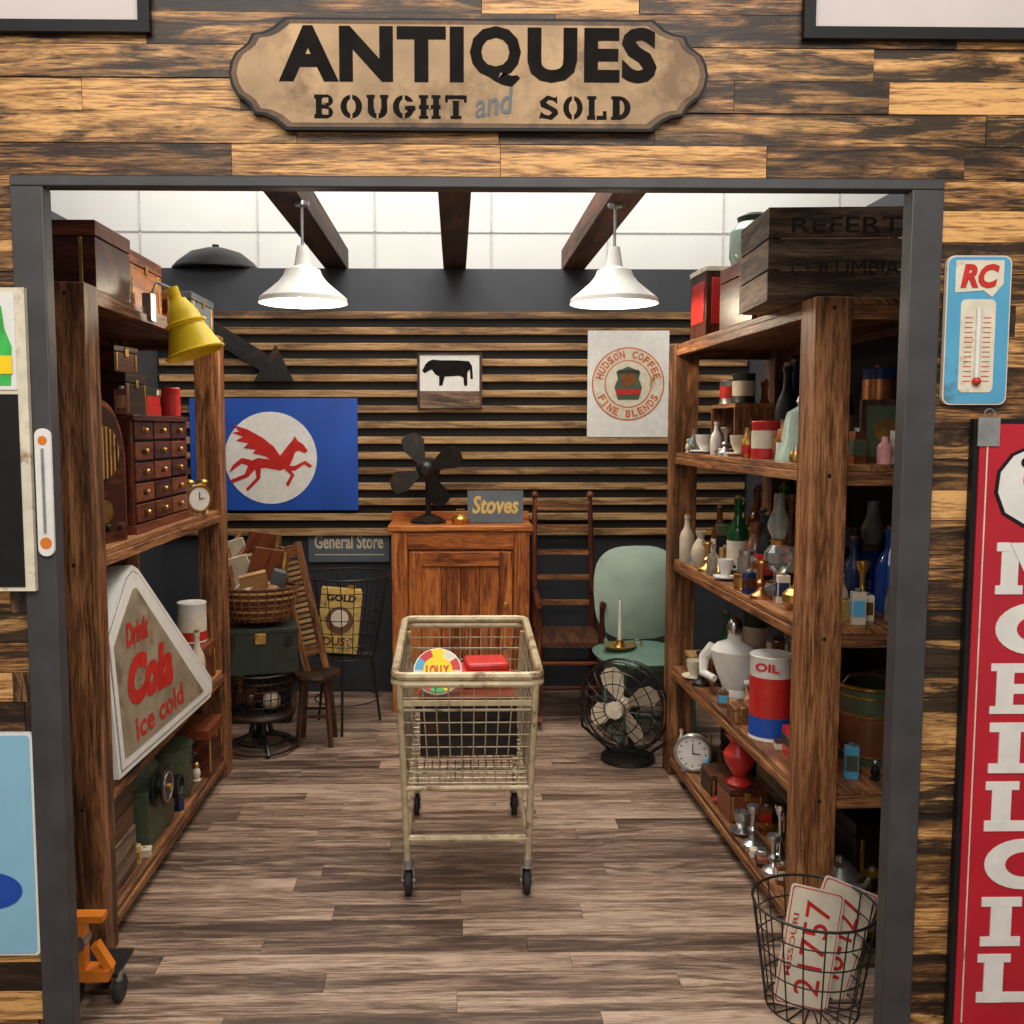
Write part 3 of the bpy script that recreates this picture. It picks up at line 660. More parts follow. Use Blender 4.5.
b=B('folded_red_cloth');b.box((0,0,.03),(.18,.16,.05),RED,rot=(0,0,.2));b.box((.01,0,.065),(.15,.14,.03),RED,rot=(0,0,.1));b.done((.10,3.38,.652),bevel=.01)
b=B('paper_bag');b.box((0,0,.05),(.32,.12,.10),PAPER);b.done((.04,3.60,.442),bevel=.01)

# ---------------------------------------------------------------- item archetypes
def bottle(x,y,z,h,r,mat,label=None,name='glass_bottle'):
    b=B(name);b.lathe([(0,0),(r*.95,0),(r,h*.03),(r,h*.52),(r*.85,h*.62),(r*.38,h*.76),(r*.33,h*.93),(r*.42,h*.94),(r*.42,h),(0,h)],mat,seg=18)
    if label: b.lathe([(r+.0007,h*.15),(r+.0007,h*.45)],label,seg=18)
    b.lathe([(0,h),(r*.3,h),(r*.3,h*1.04),(0,h*1.04)],W_TAN,seg=12);return b.done((x,y,z))
def can(x,y,z,h,r,m1,m2,m3=None,name='tin_can',txt=None,rz=0):
    b=B(name);b.lathe([(0,0),(r,0),(r+.002,.004),(r,.008),(r,h-.008),(r+.002,h-.004),(r,h),(r*.9,h-.004),(0,h-.004)],m1,seg=24)
    b.lathe([(r+.001,h*.25),(r+.001,h*.75)],m2,seg=24)
    if m3: b.lathe([(r+.0015,h*.05),(r+.0015,h*.28)],m3,seg=24)
    if txt: b.text(txt,0,h*.88,r*1.1,h*.1,-r-.0002,RED,bold=.04)
    return b.done((x,y,z),rz=rz)
def jar(x,y,z,h,r,mat,lid,fill=None):
    b=B('glass_jar');b.lathe([(0,0),(r,0),(r,h*.75),(r*.8,h*.86),(r*.8,h*.9),(0,h*.9)],mat,seg=20);b.lathe([(0,h*.88),(r*.84,h*.88),(r*.84,h),(0,h)],lid,seg=20);return b.done((x,y,z))
def cstick(x,y,z,h,mat,candle=None):
    b=B('candlestick');b.lathe([(0,0),(.038,0),(.036,.012),(.015,.025),(.009,h*.3),(.017,h*.42),(.008,h*.5),(.008,h*.75),(.016,h*.85),(.022,h*.95),(.02,h),(0,h)],mat,seg=18)
    if candle: b.cyl((0,0,h),(0,0,h+.12),.009,candle)
    return b.done((x,y,z))
def cup(x,y,z,s_,mat,name='teacup'):
    b=B(name);b.lathe([(0,.002),(.05*s_,.006),(.075*s_,.012),(.074*s_,.016),(.03*s_,.01),(.025*s_,.02),(.045*s_,.05),(.05*s_,.08),(.047*s_,.08),(.04*s_,.05),(0,.03)],mat,seg=20);b.ring((.058*s_,0,.05),.018*s_,.004,mat,'Y',seg=14);return b.done((x,y,z))
def vase(x,y,z,h,r,mat,name='vase'):
    b=B(name);b.lathe([(0,0),(r*.6,0),(r*.7,h*.05),(r,h*.35),(r*.8,h*.6),(r*.35,h*.8),(r*.55,h),(r*.45,h),(r*.28,h*.8),(0,h*.7)],mat,seg=22);return b.done((x,y,z))
def pot(x,y,z,s_,mat,name='teapot',rz=0):
    b=B(name);b.lathe([(0,0),(.05*s_,0),(.085*s_,.05*s_),(.08*s_,.10*s_),(.045*s_,.135*s_),(.045*s_,.14*s_),(.02*s_,.15*s_),(.012*s_,.17*s_),(0,.175*s_)],mat,seg=22)
    b.tube([(.07*s_,0,.06*s_),(.12*s_,0,.09*s_),(.14*s_,0,.135*s_)],[.016*s_,.012*s_,.008*s_],mat,8);b.tube([(-.07*s_,0,.11*s_),(-.12*s_,0,.12*s_),(-.125*s_,0,.07*s_),(-.075*s_,0,.045*s_)],.007*s_,mat,7);return b.done((x,y,z),rz=rz)
def lamp(x,y,z,h,base_,name='oil_lamp'):
    b=B(name);r=.05;b.lathe([(0,0),(r,0),(r*.9,.015),(.018,.03),(.014,h*.2),(.03,h*.25),(r*.95,h*.32),(r*.95,h*.42),(.022,h*.5),(0,h*.5)],base_,seg=22)
    b.lathe([(0,h*.49),(.024,h*.49),(.03,h*.54),(0,h*.55)],BRASS,seg=18);b.lathe([(.022,h*.55),(.04,h*.66),(.038,h*.72),(.02,h*.85),(.019,h),(.017,h),(.018,h*.85),(.035,h*.7),(.02,h*.56)],GCLR,seg=20);return b.done((x,y,z))
def books(x,y,z,n,rz=0,name='book_stack'):
    b=B(name);q=0
    for k in range(n):
        t=random.uniform(.02,.04);m=random.choice([BROWN,DBLUE,GREEND,RED,W_DARK,PAPER]);w=random.uniform(.15,.19)
        b.box((0,0,q+t/2),(w,.13,t),m,rot=(0,0,random.uniform(-.1,.1)));b.box((.004,.0,q+t/2),(w,.118,t*.7),PAPER);q+=t
    return b.done((x,y,z),rz=rz)
def wbox(x,y,z,sx,sy,sz,mat,name='wooden_box',rz=0):
    b=B(name);b.box((0,0,sz*.38),(sx,sy,sz*.75),mat);b.box((0,0,sz*.885),(sx*1.01,sy*1.01,sz*.22),mat)
    b.box((0,-sy*.51,sz*.75),(.025,.006,.03),BRASS)
    for k in (-.4,.4): b.box((sx*k,-sy*.503,sz*.4),(.012,.004,sz*.7),BRASS)
    return b.done((x,y,z),rz=rz,bevel=.004)
def crate(x,y,z,sx,sy,sz,mat,name='wooden_crate',rz=0,txt=None,tm=None,n=3):
    b=B(name);h=sz/n
    for k in range(n):
        for s2 in (-1,1):
            b.box((0,s2*(sy/2-.006),h*(k+.5)),(sx,.012,h-.006),mat);b.box((s2*(sx/2-.006),0,h*(k+.5)),(.012,sy-.026,h-.006),mat)
    for q in range(4): b.box((0,-sy/2+sy/8+q*sy/4,.006),(sx-.026,sy/4-.005,.01),mat)
    for sx_ in (-1,1):
        for sy_ in (-1,1): b.box((sx_*(sx/2-.025),sy_*(sy/2-.02),sz/2),(.025,.016,sz-.01),mat)
    if txt:
        for k,t in enumerate(txt): b.text(t,-sx*.06,sz*(.80-.45*k),sx*.62,sz*.16,-sy/2-.001,tm or BLACK,bold=.0)
    return b.done((x,y,z),rz=rz)

# ---------------------------------------------------------------- right shelf contents
z1,z2,z3,z4,z5=RL
crate(1.12,2.96,z5,.50,.34,.27,W_GREY,rz=-5,txt=['REFERT','COLUMBIA'],tm=paint('faded_stencil',(.035,.022,.016),.9,dirt=.3,dcol=(.13,.08,.05)))
wbox(1.08,3.45,z5,.22,.36,.22,W_RED,'wooden_chest')
b=B('biscuit_tin');b.box((0,0,.13),(.20,.22,.26),W_RED);b.box((0,0,.265),(.21,.23,.02),CREAM);b.box((-.102,0,.14),(.004,.17,.16),RED);b.box((0,-.112,.14),(.16,.004,.18),RED);b.done((1.08,3.95,z5),bevel=.006)
b=B('candy_jar');b.lathe([(0,0),(.08,0),(.09,.03),(.09,.12),(.065,.15),(0,.15)],GMINT,seg=24);b.lathe([(0,.15),(.06,.15),(.065,.17),(.03,.185),(0,.19)],GREEND,seg=24)
for k in range(26): b.ball((random.uniform(-.05,.05),random.uniform(-.05,.05),random.uniform(.03,.12)),.017,random.choice([CREAM,GRN,RED,YEL]),seg=8)
b.done((1.06,3.52,z5+.222))
wbox(1.3,3.7,z5,.2,.3,.16,W_DARK)
# level 4
for (x,y,h,r,m,l) in [(1.30,4.05,.30,.04,GAMB,None),(1.34,3.85,.33,.045,DBLUE,PAPER),(1.3,3.6,.3,.045,DBLUE,None),(1.2,3.47,.34,.045,DBLUE,PAPER),(1.32,3.35,.34,.045,GREEND,PAPER),(1.22,3.25,.33,.042,DBLUE,RED),(1.36,3.15,.3,.045,BLACK,PAPER),(1.13,3.35,.32,.04,BLACK,None)]:
    bottle(x,y,z4,h,r,m,l)
bottle(1.01,4.08,z4,.10,.022,GCLR);cup(1.02,3.95,z4,.8,WHITE);bottle(1.02,3.80,z4,.13,.022,WHITE,None,'ceramic_figurine');cstick(1.02,3.68,z4,.11,STEEL);cup(1.03,3.55,z4,.7,CREAM);pot(1.16,3.64,z4,.5,STONE,rz=160)
b=B('display_riser');b.bx(-.08,.08,-.16,.16,.19,.205,W_POST);b.bx(-.08,.08,-.16,-.145,0,.19,W_POST);b.bx(-.08,.08,.145,.16,0,.19,W_POST);b.done((1.18,3.98,z4))
can(1.15,4.05,z4+.206,.1,.04,STEEL,RED);can(1.16,3.9,z4+.206,.12,.045,GREEND,PAPER)
can(1.03,3.28,z4,.13,.045,RED,CREAM,RED,'red_tin')
b=B('bell_cloche');b.lathe([(0,.005),(.075,.005),(.075,0),(.08,0),(.078,.02),(.06,.06),(.055,.12),(.045,.155),(.02,.17),(.012,.175),(.018,.19),(.012,.205),(0,.207)],BELLG,seg=28);b.done((1.06,3.04,z4))
can(1.28,2.98,z4,.15,.05,DBLUE,W_DARK);can(1.28,2.98,z4+.15,.14,.05,DBLUE,COPPER,name='tea_tin');can(1.4,3.1,z4,.22,.05,RED,CREAM)
b=B('framed_picture');b.bx(-.07,.07,-.01,.01,0,.19,W_DARK);b.bx(-.055,.055,-.013,-.01,.018,.172,GREEN);b.disc((0,.10),.035,-.015,-.013,BRASS);b.done((1.24,2.86,z4),rz=-6)
b=B('pink_tag_bottle');b.lathe([(0,0),(.02,0),(.022,.05),(.01,.065),(.008,.08),(0,.08)],PINK);b.tube([(0,0,.08),(0,0,.11)],.002,STEEL);b.done((1.20,2.77,z4))
# level 3
for (x,y,h,r,m,l) in [(1.3,4.1,.32,.045,GAMB,None),(1.12,4.05,.24,.035,GAMB,PAPER),(1.34,3.9,.34,.05,GGRN,None),(1.28,3.72,.3,.045,BLACK,PAPER),(1.36,3.55,.34,.05,GGRN,None),(1.22,3.5,.32,.045,GAMB,PAPER),(1.2,3.3,.3,.045,GAMB,None),(1.35,3.36,.33,.05,BROWN,PAPER),(1.1,3.75,.30,.042,GGRN,PAPER),(1.25,3.05,.22,.04,DBLUE,None)]:
    bottle(x,y,z3,h,r,m,l)
bottle(1.0,4.12,z3,.20,.032,STONE,None,'stoneware_bottle');vase(1.01,3.95,z3,.15,.04,STONE);cstick(1.0,3.82,z3,.12,BRASS);bottle(.995,3.72,z3,.12,.026,GCLR);vase(1.12,3.6,z3,.22,.05,BROWN,'stoneware_jug');cup(1.005,3.60,z3,.6,WHITE);jar(1.04,3.47,z3,.13,.033,GCLR,STEEL)
lamp(1.09,3.29,z3,.35,GCLR);lamp(1.14,3.12,z3,.33,BRASS)
can(.995,3.38,z3,.06,.028,COPPER,BRASS,name='copper_tin');cstick(1.0,3.20,z3,.13,COPPER);pot(1.04,3.00,z3,.5,BRASS,'brass_teapot',rz=70);vase(1.03,2.87,z3,.12,.035,COPPER)
cstick(1.2,2.88,z3,.17,BRASS);bottle(1.32,2.95,z3,.26,.045,GBLU,None,'blue_glass_bottle');jar(1.25,2.77,z3,.10,.03,GCLR,BRASS);lamp(1.38,3.2,z3,.33,GBLU)
# level 2
b=B('mannequin_bust')
b.lathe([(0,0),(.055,0),(.055,.015),(.045,.03),(.062,.07),(.085,.13),(.098,.18),(.07,.21),(.03,.225),(.026,.25),(0,.25)],WHITE,seg=26,sc=(.62,1,1))
b.ball((0,0,.275),.035,SILVER,(.95,.85,1.25))
for s_ in (-1,1): b.tube([(0,s_*.085,.185),(0,s_*.125,.14),(-.02,s_*.12,.08),(-.045,s_*.06,.07)],[.028,.023,.018,.014],WHITE,10)
b.done((1.08,3.70,z2),rz=50)
can(1.08,3.2,z2,.29,.072,WHITE,RED,BLUE,'motor_oil_can',txt='OIL',rz=-30)
cup(1.0,3.97,z2,.7,CREAM);wbox(1.06,4.10,z2,.10,.12,.08,W_TAN);cstick(1.0,3.87,z2,.14,IRON)
pot(1.09,3.46,z2,.6,W_TAN,'wooden_bowl_pot',rz=100);wbox(1.0,3.38,z2,.07,.09,.06,W_POST);books(1.08,2.95,z2,3,rz=85)
for (x,y,h,r,m) in [(1.3,4.05,.28,.07,GREEND),(1.32,3.8,.26,.07,SLATE),(1.34,3.55,.3,.07,BROWN),(1.3,3.3,.26,.07,DBLUE)]: can(x,y,z2,h,r,m,PAPER)
b=B('metal_bucket');b.lathe([(0,0),(.085,0),(.105,.24),(.11,.245),(.105,.25),(.10,.245),(.08,.02),(0,.02)],GREEN,seg=28);b.lathe([(.0885,.03),(.099,.155)],BROWN,seg=28)
for z in (.03,.16,.22): b.ring((0,0,z),.086+.02*z/.24,.004,BRASS)
b.ring((0,0,.25),.108,.006,BRASS);b.tube([(-.11,0,.23),(-.09,-.03,.28),(0,-.05,.30),(.09,-.03,.28),(.11,0,.23)],.004,STEEL);b.done((1.28,2.96,z2))
# level 1
b=B('round_mantel_clock');b.disc((0,.085),.075,-.04,0,CREAM);b.ring((0,-.04,.085),.073,.009,STEEL,'Y');b.disc((0,.085),.066,-.043,-.04,WHITE)
for k in range(12): a=R(30*k);b.box((.055*math.cos(a),-.044,.085+.055*math.sin(a)),(.008,.002,.004),BLACK,rot=(0,-a,0))
b.box((0,-.045,.105),(.004,.002,.045),BLACK);b.box((.015,-.045,.085),(.035,.002,.004),BLACK);b.box((-.04,-.02,.008),(.02,.03,.016),STEEL);b.box((.04,-.02,.008),(.02,.03,.016),STEEL);b.done((1.01,3.98,z1),rz=-25)
wbox(1.05,3.5,z1,.13,.16,.13,W_RED)
b=B('red_glass_vase');b.lathe([(0,0),(.04,0),(.045,.01),(.02,.03),(.03,.05),(.055,.09),(.06,.12),(.04,.15),(.035,.165),(.055,.19),(.062,.2),(.05,.19),(.03,.165),(0,.14)],RED,seg=26);b.done((1.03,3.46,z1+.131))
for (x,y,h,m) in [(1.0,3.22,.15,STEEL),(1.06,3.12,.19,SILVER),(1.0,3.02,.13,STEEL),(1.12,3.24,.12,BRASS)]: cstick(x,y,z1,h,m)
pot(1.16,3.06,z1,.6,SILVER,'silver_teapot',rz=120);pot(1.15,2.86,z1,.75,STEEL,'steel_kettle',rz=-60);cup(1.0,3.33,z1,.6,STEEL,'pewter_cup');wbox(1.05,3.74,z1,.12,.14,.09,W_DARK)
crate(1.3,3.95,z1,.28,.3,.24,W_DARK);crate(1.32,3.5,z1,.28,.4,.26,W_GREY);wbox(1.34,3.05,z1,.22,.25,.2,IRON,'cash_box')

# ---------------------------------------------------------------- small trinkets filling the free shelf space
def trinket(kind,x,y,z,m,m2):
    if kind=='figurine':
        h=random.uniform(.06,.11);b=B('figurine');b.lathe([(0,0),(h*.22,0),(h*.24,h*.06),(h*.14,h*.12),(h*.22,h*.35),(h*.18,h*.6),(h*.09,h*.7),(0,h*.72)],m,seg=14);b.ball((0,0,h*.84),h*.16,m2,seg=10)
        b.tube([(0,-h*.16,h*.6),(-h*.16,-h*.18,h*.42),(-h*.18,0,h*.38)],h*.045,m)
        b.done((x,y,z),rz=random.uniform(-60,60))
    elif kind=='salt_shaker':
        h=random.uniform(.05,.08);b=B('salt_shaker');b.lathe([(0,0),(.018,0),(.022,h*.3),(.014,h*.7),(0,h*.7)],m,seg=14);b.lathe([(0,h*.7),(.015,h*.7),(.013,h*.95),(0,h)],STEEL,seg=14);b.done((x,y,z))
    elif kind=='trinket_box':
        s_=random.uniform(.034,.042);b=B('trinket_box');b.box((0,0,s_*.3),(s_*1.2,s_,s_*.6),m);b.box((0,0,s_*.68),(s_*1.26,s_*1.06,s_*.16),m2);b.ball((0,0,s_*.8),s_*.1,BRASS,seg=8);b.done((x,y,z),rz=random.uniform(-15,15),bevel=.002)
    elif kind=='toy_car':
        b=B('toy_car');b.box((0,0,.022),(.07,.034,.02),m);b.box((.004,0,.04),(.04,.030,.02),m2)
        for xx in (-.022,.022):
            for yy in (-.017,.017): b.cyl((xx,yy-.004,.012),(xx,yy+.004,.012),.012,RUB,seg=12)
        b.done((x,y,z),rz=random.uniform(75,105),bevel=.003)
    elif kind=='small_dish':
        b=B('small_dish');b.lathe([(0,0),(.014,0),(.016,.006),(.026,.018),(.024,.019),(.014,.009),(0,.008)],m,seg=18);b.ball((0,0,.018),.010,m2,seg=8);b.done((x,y,z))
    elif kind=='spice_tin':
        h=random.uniform(.06,.1);b=B('spice_tin');b.box((0,0,h/2),(.040,.028,h),m);b.box((0,-.0145,h*.5),(.034,.002,h*.5),m2);b.box((-.021,0,h*.5),(.002,.022,h*.5),m2);b.cyl((0,0,h),(0,0,h+.01),.010,STEEL,seg=10);b.done((x,y,z),rz=random.uniform(-30,20),bevel=.002)
    elif kind=='tall_tin':
        h=random.uniform(.13,.24);r=random.uniform(.036,.046);can(x,y,z,h,r,m,m2,random.choice([None,m]),'storage_tin')
    elif kind=='tall_bottle':
        bottle(x,y,z,random.uniform(.2,.32),random.uniform(.034,.044),random.choice([GAMB,GGRN,DBLUE,BROWN,BLACK,GCLR]),random.choice([None,PAPER,RED]))
    else:
        bottle(x,y,z,random.uniform(.08,.14),random.uniform(.016,.022),m,m2,'medicine_bottle')
PAL=[WHITE,CREAM,STONE,RED,BRASS,COPPER,STEEL,LBLUE,GREEN,YTIN,BROWN,W_TAN,W_RED,DBLUE,PAPER,BLACK,W_POST]
KINDS=['figurine','salt_shaker','trinket_box','toy_car','small_dish','spice_tin','medicine_bottle','figurine','spice_tin']
def fill(x0,x1,y0,y1,z,n,r=.027,kinds=KINDS,tries=60,hh=.12):
    c=0
    for t in range(n*tries):
        if c>=n: break
        x=random.uniform(x0,x1);y=random.uniform(y0,y1)
        ok=True
        for (a0,a1,c0,c1,e0,e1,o) in REG:
            if o.name.startswith(('wooden_shelf','floor','wall')): continue
            if e0<z+hh and e1>z+.002 and x+r>a0 and x-r<a1 and y+r>c0 and y-r<c1: ok=False;break
        if ok:
            trinket(random.choice(kinds),x,y,z,random.choice(PAL),random.choice(PAL));c+=1
TALL=['tall_tin','tall_bottle','tall_tin']
for z,n in ((z4,6),(z3,7),(z2,10)): fill(1.10,1.40,2.90,4.12,z,n,.045,TALL,40,.3)
for z,n in ((z4,20),(z3,18),(z2,22),(z1,26)): fill(.985,1.14,2.84,4.16,z,n)
fill(1.11,1.36,2.76,2.92,z4,5);fill(1.11,1.36,2.76,2.92,z3,6);fill(1.11,1.36,2.76,2.88,z2,5);fill(1.11,1.36,2.76,2.9,z1,5)
REND=len(REG)
# the right-hand unit stands turned very slightly in the room
th=R(1.9);pv=Vector((.955,4.3))
for e in REG[RSTART:REND]:
    o=e[6]
    if e[0]>.80 and e[1]<1.75 and e[2]>2.6 and e[3]<4.31 and not o.name.startswith(('wall','trim','motor','framed_print','caged')):
        d=Vector((o.location.x,o.location.y))-pv
        o.location.x=pv.x+d.x*math.cos(th)-d.y*math.sin(th);o.location.y=pv.y+d.x*math.sin(th)+d.y*math.cos(th)
        o.rotation_euler.z+=th

# ---------------------------------------------------------------- left shelf contents
a1,a2,a3,a4=LL
wbox(-1.25,3.0,a4,.42,.30,.20,W_RED,'leather_suitcase',rz=0);wbox(-1.22,3.40,a4,.36,.30,.19,W_CAB,'wooden_chest',rz=90)
wbox(-1.24,3.96,a4,.34,.44,.13,SLATE,'metal_box',rz=90)
b=B('yellow_clamp_lamp')
M=Matrix.Rotation(R(-18),4,'Y')@Matrix.Scale(.95,4)
b.lathe([(0,.10),(.03,.10),(.045,.07),(.055,.05),(.065,.0),(.098,-.09),(.101,-.10),(.096,-.098),(.06,0),(.045,.05),(0,.06)],YEL,seg=28,M=M)
for z in (.012,-.085): b.ring((math.sin(R(-18))*z,0,z),.066 if z>0 else .098,.004,YEL,'Z',M=Matrix.Rotation(R(-18),4,'Y'))
b.cyl((-.033,0,.085),(-.048,0,.13),.022,YEL);b.tube([(-.045,0,.125),(-.10,.01,.15),(-.12,0,.10)],.006,STEEL,8)
b.box((-.125,0,.065),(.03,.05,.09),STEEL);b.done((-.905,3.30,1.895))
b=B('cathedral_radio')
o=[(-.13,0)]+[(.13,0)]+[(.13,.24)]+[(.13*math.cos(R(a)),.24+.2*math.sin(R(a))) for a in range(10,180,12)]+[(-.13,.24)]
b.prism(o,-.10,.10,W_RED);b.prism([(x*.88,z*.93+.012) for x,z in o],-.106,-.10,W_RED)
b.disc((0,.28),.08,-.109,-.106,YTIN);b.disc((0,.10),.035,-.11,-.106,BRASS)
for k in range(-3,4): b.box((k*.021,-.111,.28),(.006,.006,2*math.sqrt(.08**2-(k*.021)**2)),W_RED)
for x in (-.07,0,.07): b.cyl((x,-.106,.05),(x,-.125,.05),.012,W_DARK)
b.done((-1.17,2.96,a3),rz=78,bevel=.003)
b=B('apothecary_drawer_chest')
W,H=.33,.40
b.bx(-W,W,-.13,.13,0,.03,W_RED);b.bx(-W,W,-.13,.13,H-.02,H,W_RED);b.bx(-W,-W+.02,-.12,.13,.03,H-.02,W_RED);b.bx(W-.02,W,-.12,.13,.03,H-.02,W_RED);b.bx(-W+.02,W-.02,-.10,.12,.03,H-.02,W_DARK)
for c_ in range(3):
    for r_ in range(5):
        x=-W+.125+c_*.205;z=.067+r_*.07
        b.box((x,-.112,z),(.19,.024,.06),W_RED);b.ball((x,-.132,z),.009,BRASS,seg=10);b.box((x,-.125,z),(.05,.003,.02),W_DARK)
b.done((-1.19,3.53,a3),rz=90,bevel=.002)
wbox(-1.2,3.36,a3+.401,.22,.2,.14,W_DARK,rz=90);books(-1.2,3.62,a3+.401,3,rz=80);can(-1.1,3.76,a3+.401,.11,.035,RED,RED,RED,'red_tin')
wbox(-1.2,3.37,a3+.545,.16,.14,.09,W_RED,rz=80)
b=B('alarm_clock');b.disc((0,.07),.055,-.04,0,CREAM);b.ring((0,-.04,.07),.053,.006,BRASS,'Y');b.disc((0,.07),.046,-.042,-.04,WHITE);b.box((0,-.043,.082),(.003,.002,.03),BLACK);b.box((.01,-.043,.07),(.022,.002,.003),BLACK)
for x in (-.03,.03): b.ball((x,-.02,.135),.02,BRASS,(1,1,.7),seg=12);b.cyl((x,-.02,0),(x*.8,-.02,.03),.006,BRASS)
b.done((-1.07,3.95,a3),rz=45)
vase(-1.2,4.08,a3,.24,.06,BROWN);bottle(-1.3,3.95,a3,.3,.045,GAMB,PAPER)
b=B('triangular_soda_sign')
o=[(-.46,0),(.44,0),(.47,.03),(.47,.07),(-.16,.60),(-.21,.62),(-.27,.60),(-.46,.44)]
b.prism(o,-.045,.03,WHITE)
def ins(P,d):
    n=len(P);cx=sum(p[0] for p in P)/n;out=[]
    for i in range(n):
        p0=Vector(P[i-1]);p1=Vector(P[i]);p2=Vector(P[(i+1)%n])
        e1=(p1-p0).normalized();e2=(p2-p1).normalized();n1=Vector((-e1.y,e1.x));n2=Vector((-e2.y,e2.x));m=(n1+n2);m=m/max(.3,m.dot(n1))
        out.append((p1.x+m.x*d,p1.y+m.y*d))
    return out
b.prism(ins(o,.016),-.047,-.045,GREYP);b.prism(ins(o,.021),-.049,-.047,WHITE)
inn=[(-.415,.05),(.345,.05),(-.205,.545),(-.235,.545),(-.415,.40)]
b.prism(inn,-.052,-.049,GLIGHT)
b.text('Cola',-.15,.255,.40,.16,-.052,RED,bold=.07,rot=-.05,shear=.25);b.text('Drink',-.235,.41,.19,.075,-.052,RED,bold=.04,shear=.2);b.text('ice cold',-.1,.11,.44,.075,-.052,RED,bold=.02)
b.done((-1.035,3.30,a2+.004),rot=(R(-4),0,R(87)),bevel=.006)
crate(-1.3,3.3,a2,.22,.5,.32,W_GREY);wbox(-1.16,4.02,a2,.2,.24,.16,W_RED,rz=90);can(-1.12,4.05,a2+.162,.17,.06,WHITE,CREAM,RED,'white_tin');bottle(-1.05,3.86,a2,.24,.032,STONE)
for y,m in ((3.93,GAMB),(4.1,GREEND)): bottle(-1.34,y,a2,.3,.045,m)
books(-1.28,3.15,a2+.322,4,rz=90);wbox(-1.28,3.42,a2+.322,.2,.16,.12,W_RED,rz=90)
crate(-1.2,2.96,a1,.28,.28,.15,W_GREY,rz=90,n=2);crate(-1.2,2.96,a1+.152,.27,.27,.15,W_DARK,rz=90,n=2)
b=B('film_projector')
b.box((0,0,.10),(.30,.22,.20),GREEN);b.ball((0,0,.2),.12,GREEN,(1.15,.85,.8));b._l([(0,-.02),(.07,-.02),(.07,-.012),(.03,-.01),(.03,.01),(.07,.012),(.07,.02),(0,.02)],IRON,28,Matrix.Translation((-.08,-.14,.20))@Matrix.Rotation(R(90),4,'X'))
b.ring((-.08,-.16,.20),.05,.004,STEEL,'Y')
b._l([(0,0),(.04,0),(.045,.05),(.035,.05),(.03,.02),(0,.02)],IRON,20,Matrix.Translation((.08,-.11,.14))@Matrix.Rotation(R(90),4,'X'));b.cyl((-.08,-.17,.20),(-.08,-.1,.20),.012,BRASS)
b.tube([(-.06,0,.29),(-.05,0,.33),(.05,0,.33),(.06,0,.29)],.008,BLACK,8);b.done((-1.17,3.38,a1),rz=90,bevel=.012)
b=B('enamel_stockpot');b.lathe([(0,0),(.10,0),(.11,.02),(.11,.2),(.115,.205),(0,.21)],GREEN,seg=26);b.ball((0,0,.22),.015,IRON);b.ring((.115,0,.15),.02,.004,IRON,'Y');b.done((-1.16,3.74,a1))
wbox(-1.15,4.05,a1,.24,.24,.2,W_RED,rz=90)
fill(-1.12,-1.05,3.80,4.18,a2,3);fill(-1.13,-1.05,2.85,4.16,a1,10);fill(-1.3,-1.08,3.2,3.85,a3+.401,6);fill(-1.3,-1.05,3.86,4.18,a3,6);fill(-1.3,-1.05,3.15,3.20,a3,1)
fill(-1.12,-1.05,3.12,4.16,a4,5)

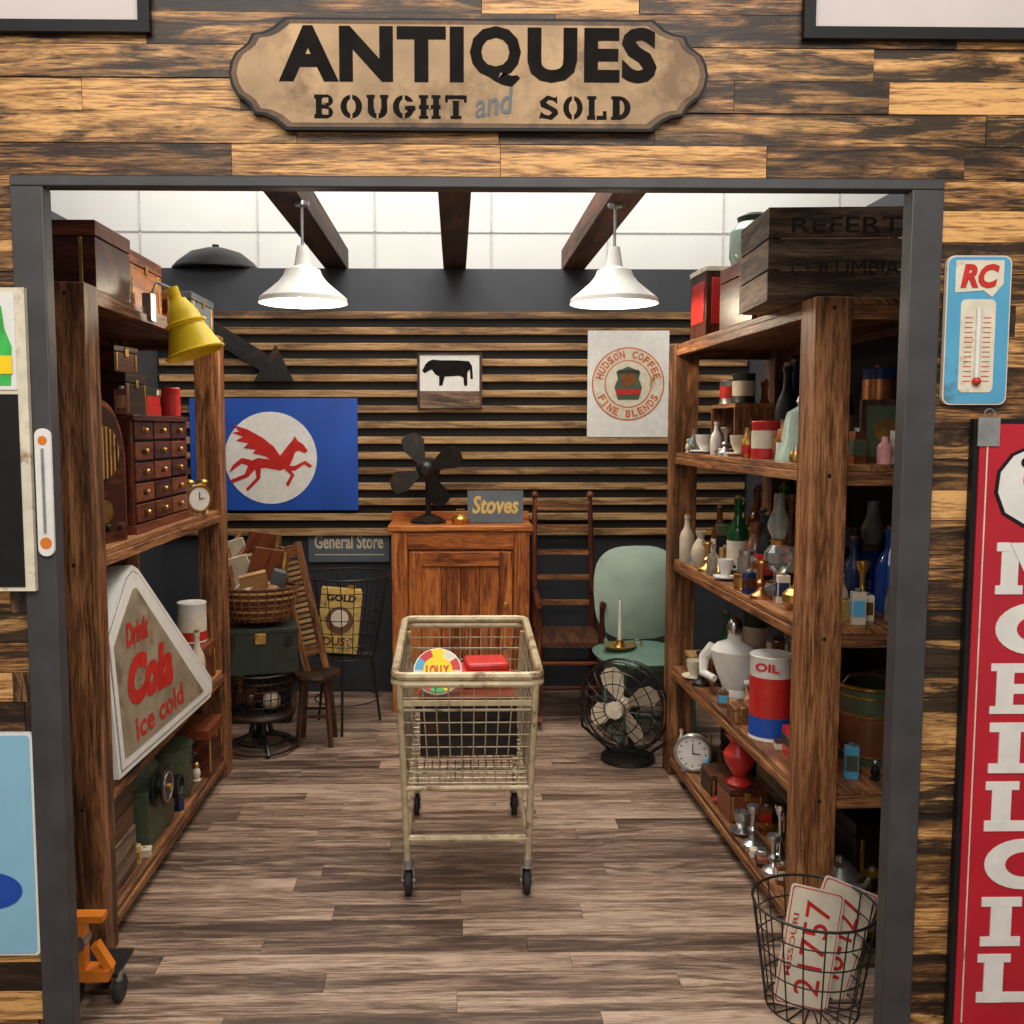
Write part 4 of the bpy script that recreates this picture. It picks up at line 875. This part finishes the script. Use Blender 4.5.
# ---------------------------------------------------------------- foreground floor things
b=B('wire_bin')
wire(b,(0,0,.0),.12,.16,.285,18,5,IRON,t=.0022,top=.004)
b.done((.962,2.46,.003))
for (dx,dy,rx,ry,rz,t) in ((-.015,-.03,-14,16,6,'21757'),(.05,.03,-12,22,-4,'48-127')):
    b=B('license_plate')
    M=Matrix.Translation((0,0,.155))
    b.prism(rrect(.080,.155,.012),-.001,.001,PAPER,M);b.prism(rrect(.075,.150,.01),-.0018,-.001,RED,M);b.prism(rrect(.072,.147,.01),-.0025,-.0018,PAPER,M)
    b.text(t,.008,.155,.24,.075,-.0025,RED,bold=.0,rot=R(90));b.text('MISSOURI',-.054,.155,.16,.016,-.0025,RED,bold=.01,rot=R(90))
    b.done((.932+dx,2.455+dy,.012),rot=(R(rx),R(ry),R(rz)))
b=B('orange_caster_dolly')
b.box((0,0,.10),(.10,.05,.03),ORNG);b.box((-.03,0,.185),(.035,.035,.15),ORNG);b.box((-.005,0,.255),(.085,.04,.018),ORNG);b.box((.03,0,.145),(.02,.03,.08),ORNG,rot=(0,R(-30),0));b.cyl((-.03,-.025,.19),(-.03,.025,.19),.022,STEEL)
b.box((0,.07,.085),(.13,.13,.01),IRON)
for x,yy in ((-.05,0),(.06,.02),(.0,.11)):
    b.cyl((x,yy,.065),(x,yy,.085),.012,STEEL);b.box((x-.014,yy+.01,.05),(.004,.03,.05),STEEL)
    b._l([(0,-.01),(.032,-.01),(.036,-.005),(.036,.005),(.032,.01),(0,.01)],RUB,18,Matrix.Translation((x,yy+.012,.036))@Matrix.Rotation(R(90),4,'Y'))
b.done((-.975,2.48,0))

# ---------------------------------------------------------------- light
w=bpy.data.worlds.new('world');scene.world=w;w.use_nodes=True
w.node_tree.nodes['Background'].inputs[0].default_value=(1,.95,.88,1);w.node_tree.nodes['Background'].inputs[1].default_value=.40
def area(name,loc,rot,sx,sy,e,c=(1,.94,.86)):
    l=bpy.data.lights.new(name,'AREA');l.shape='RECTANGLE';l.size=sx;l.size_y=sy;l.energy=e;l.color=c
    o=bpy.data.objects.new(name,l);o.location=loc;o.rotation_euler=rot;scene.collection.objects.link(o)
area('store_light_room',(0,4.0,3.9),(0,0,0),1.6,2.6,125)
area('store_light_front',(0,-.3,3.7),(R(38),0,0),3.5,1.6,125)
area('store_light_far',(0,7,4.2),(R(30),0,0),6,1,105)

cam=bpy.data.cameras.new('camera');co=bpy.data.objects.new('camera',cam);scene.collection.objects.link(co)
co.location=(0,0,1.55);co.rotation_euler=(R(90-4.9),0,R(-1));cam.sensor_width=36;cam.lens=33.75;cam.shift_x=.0393;cam.clip_start=.05
scene.camera=co
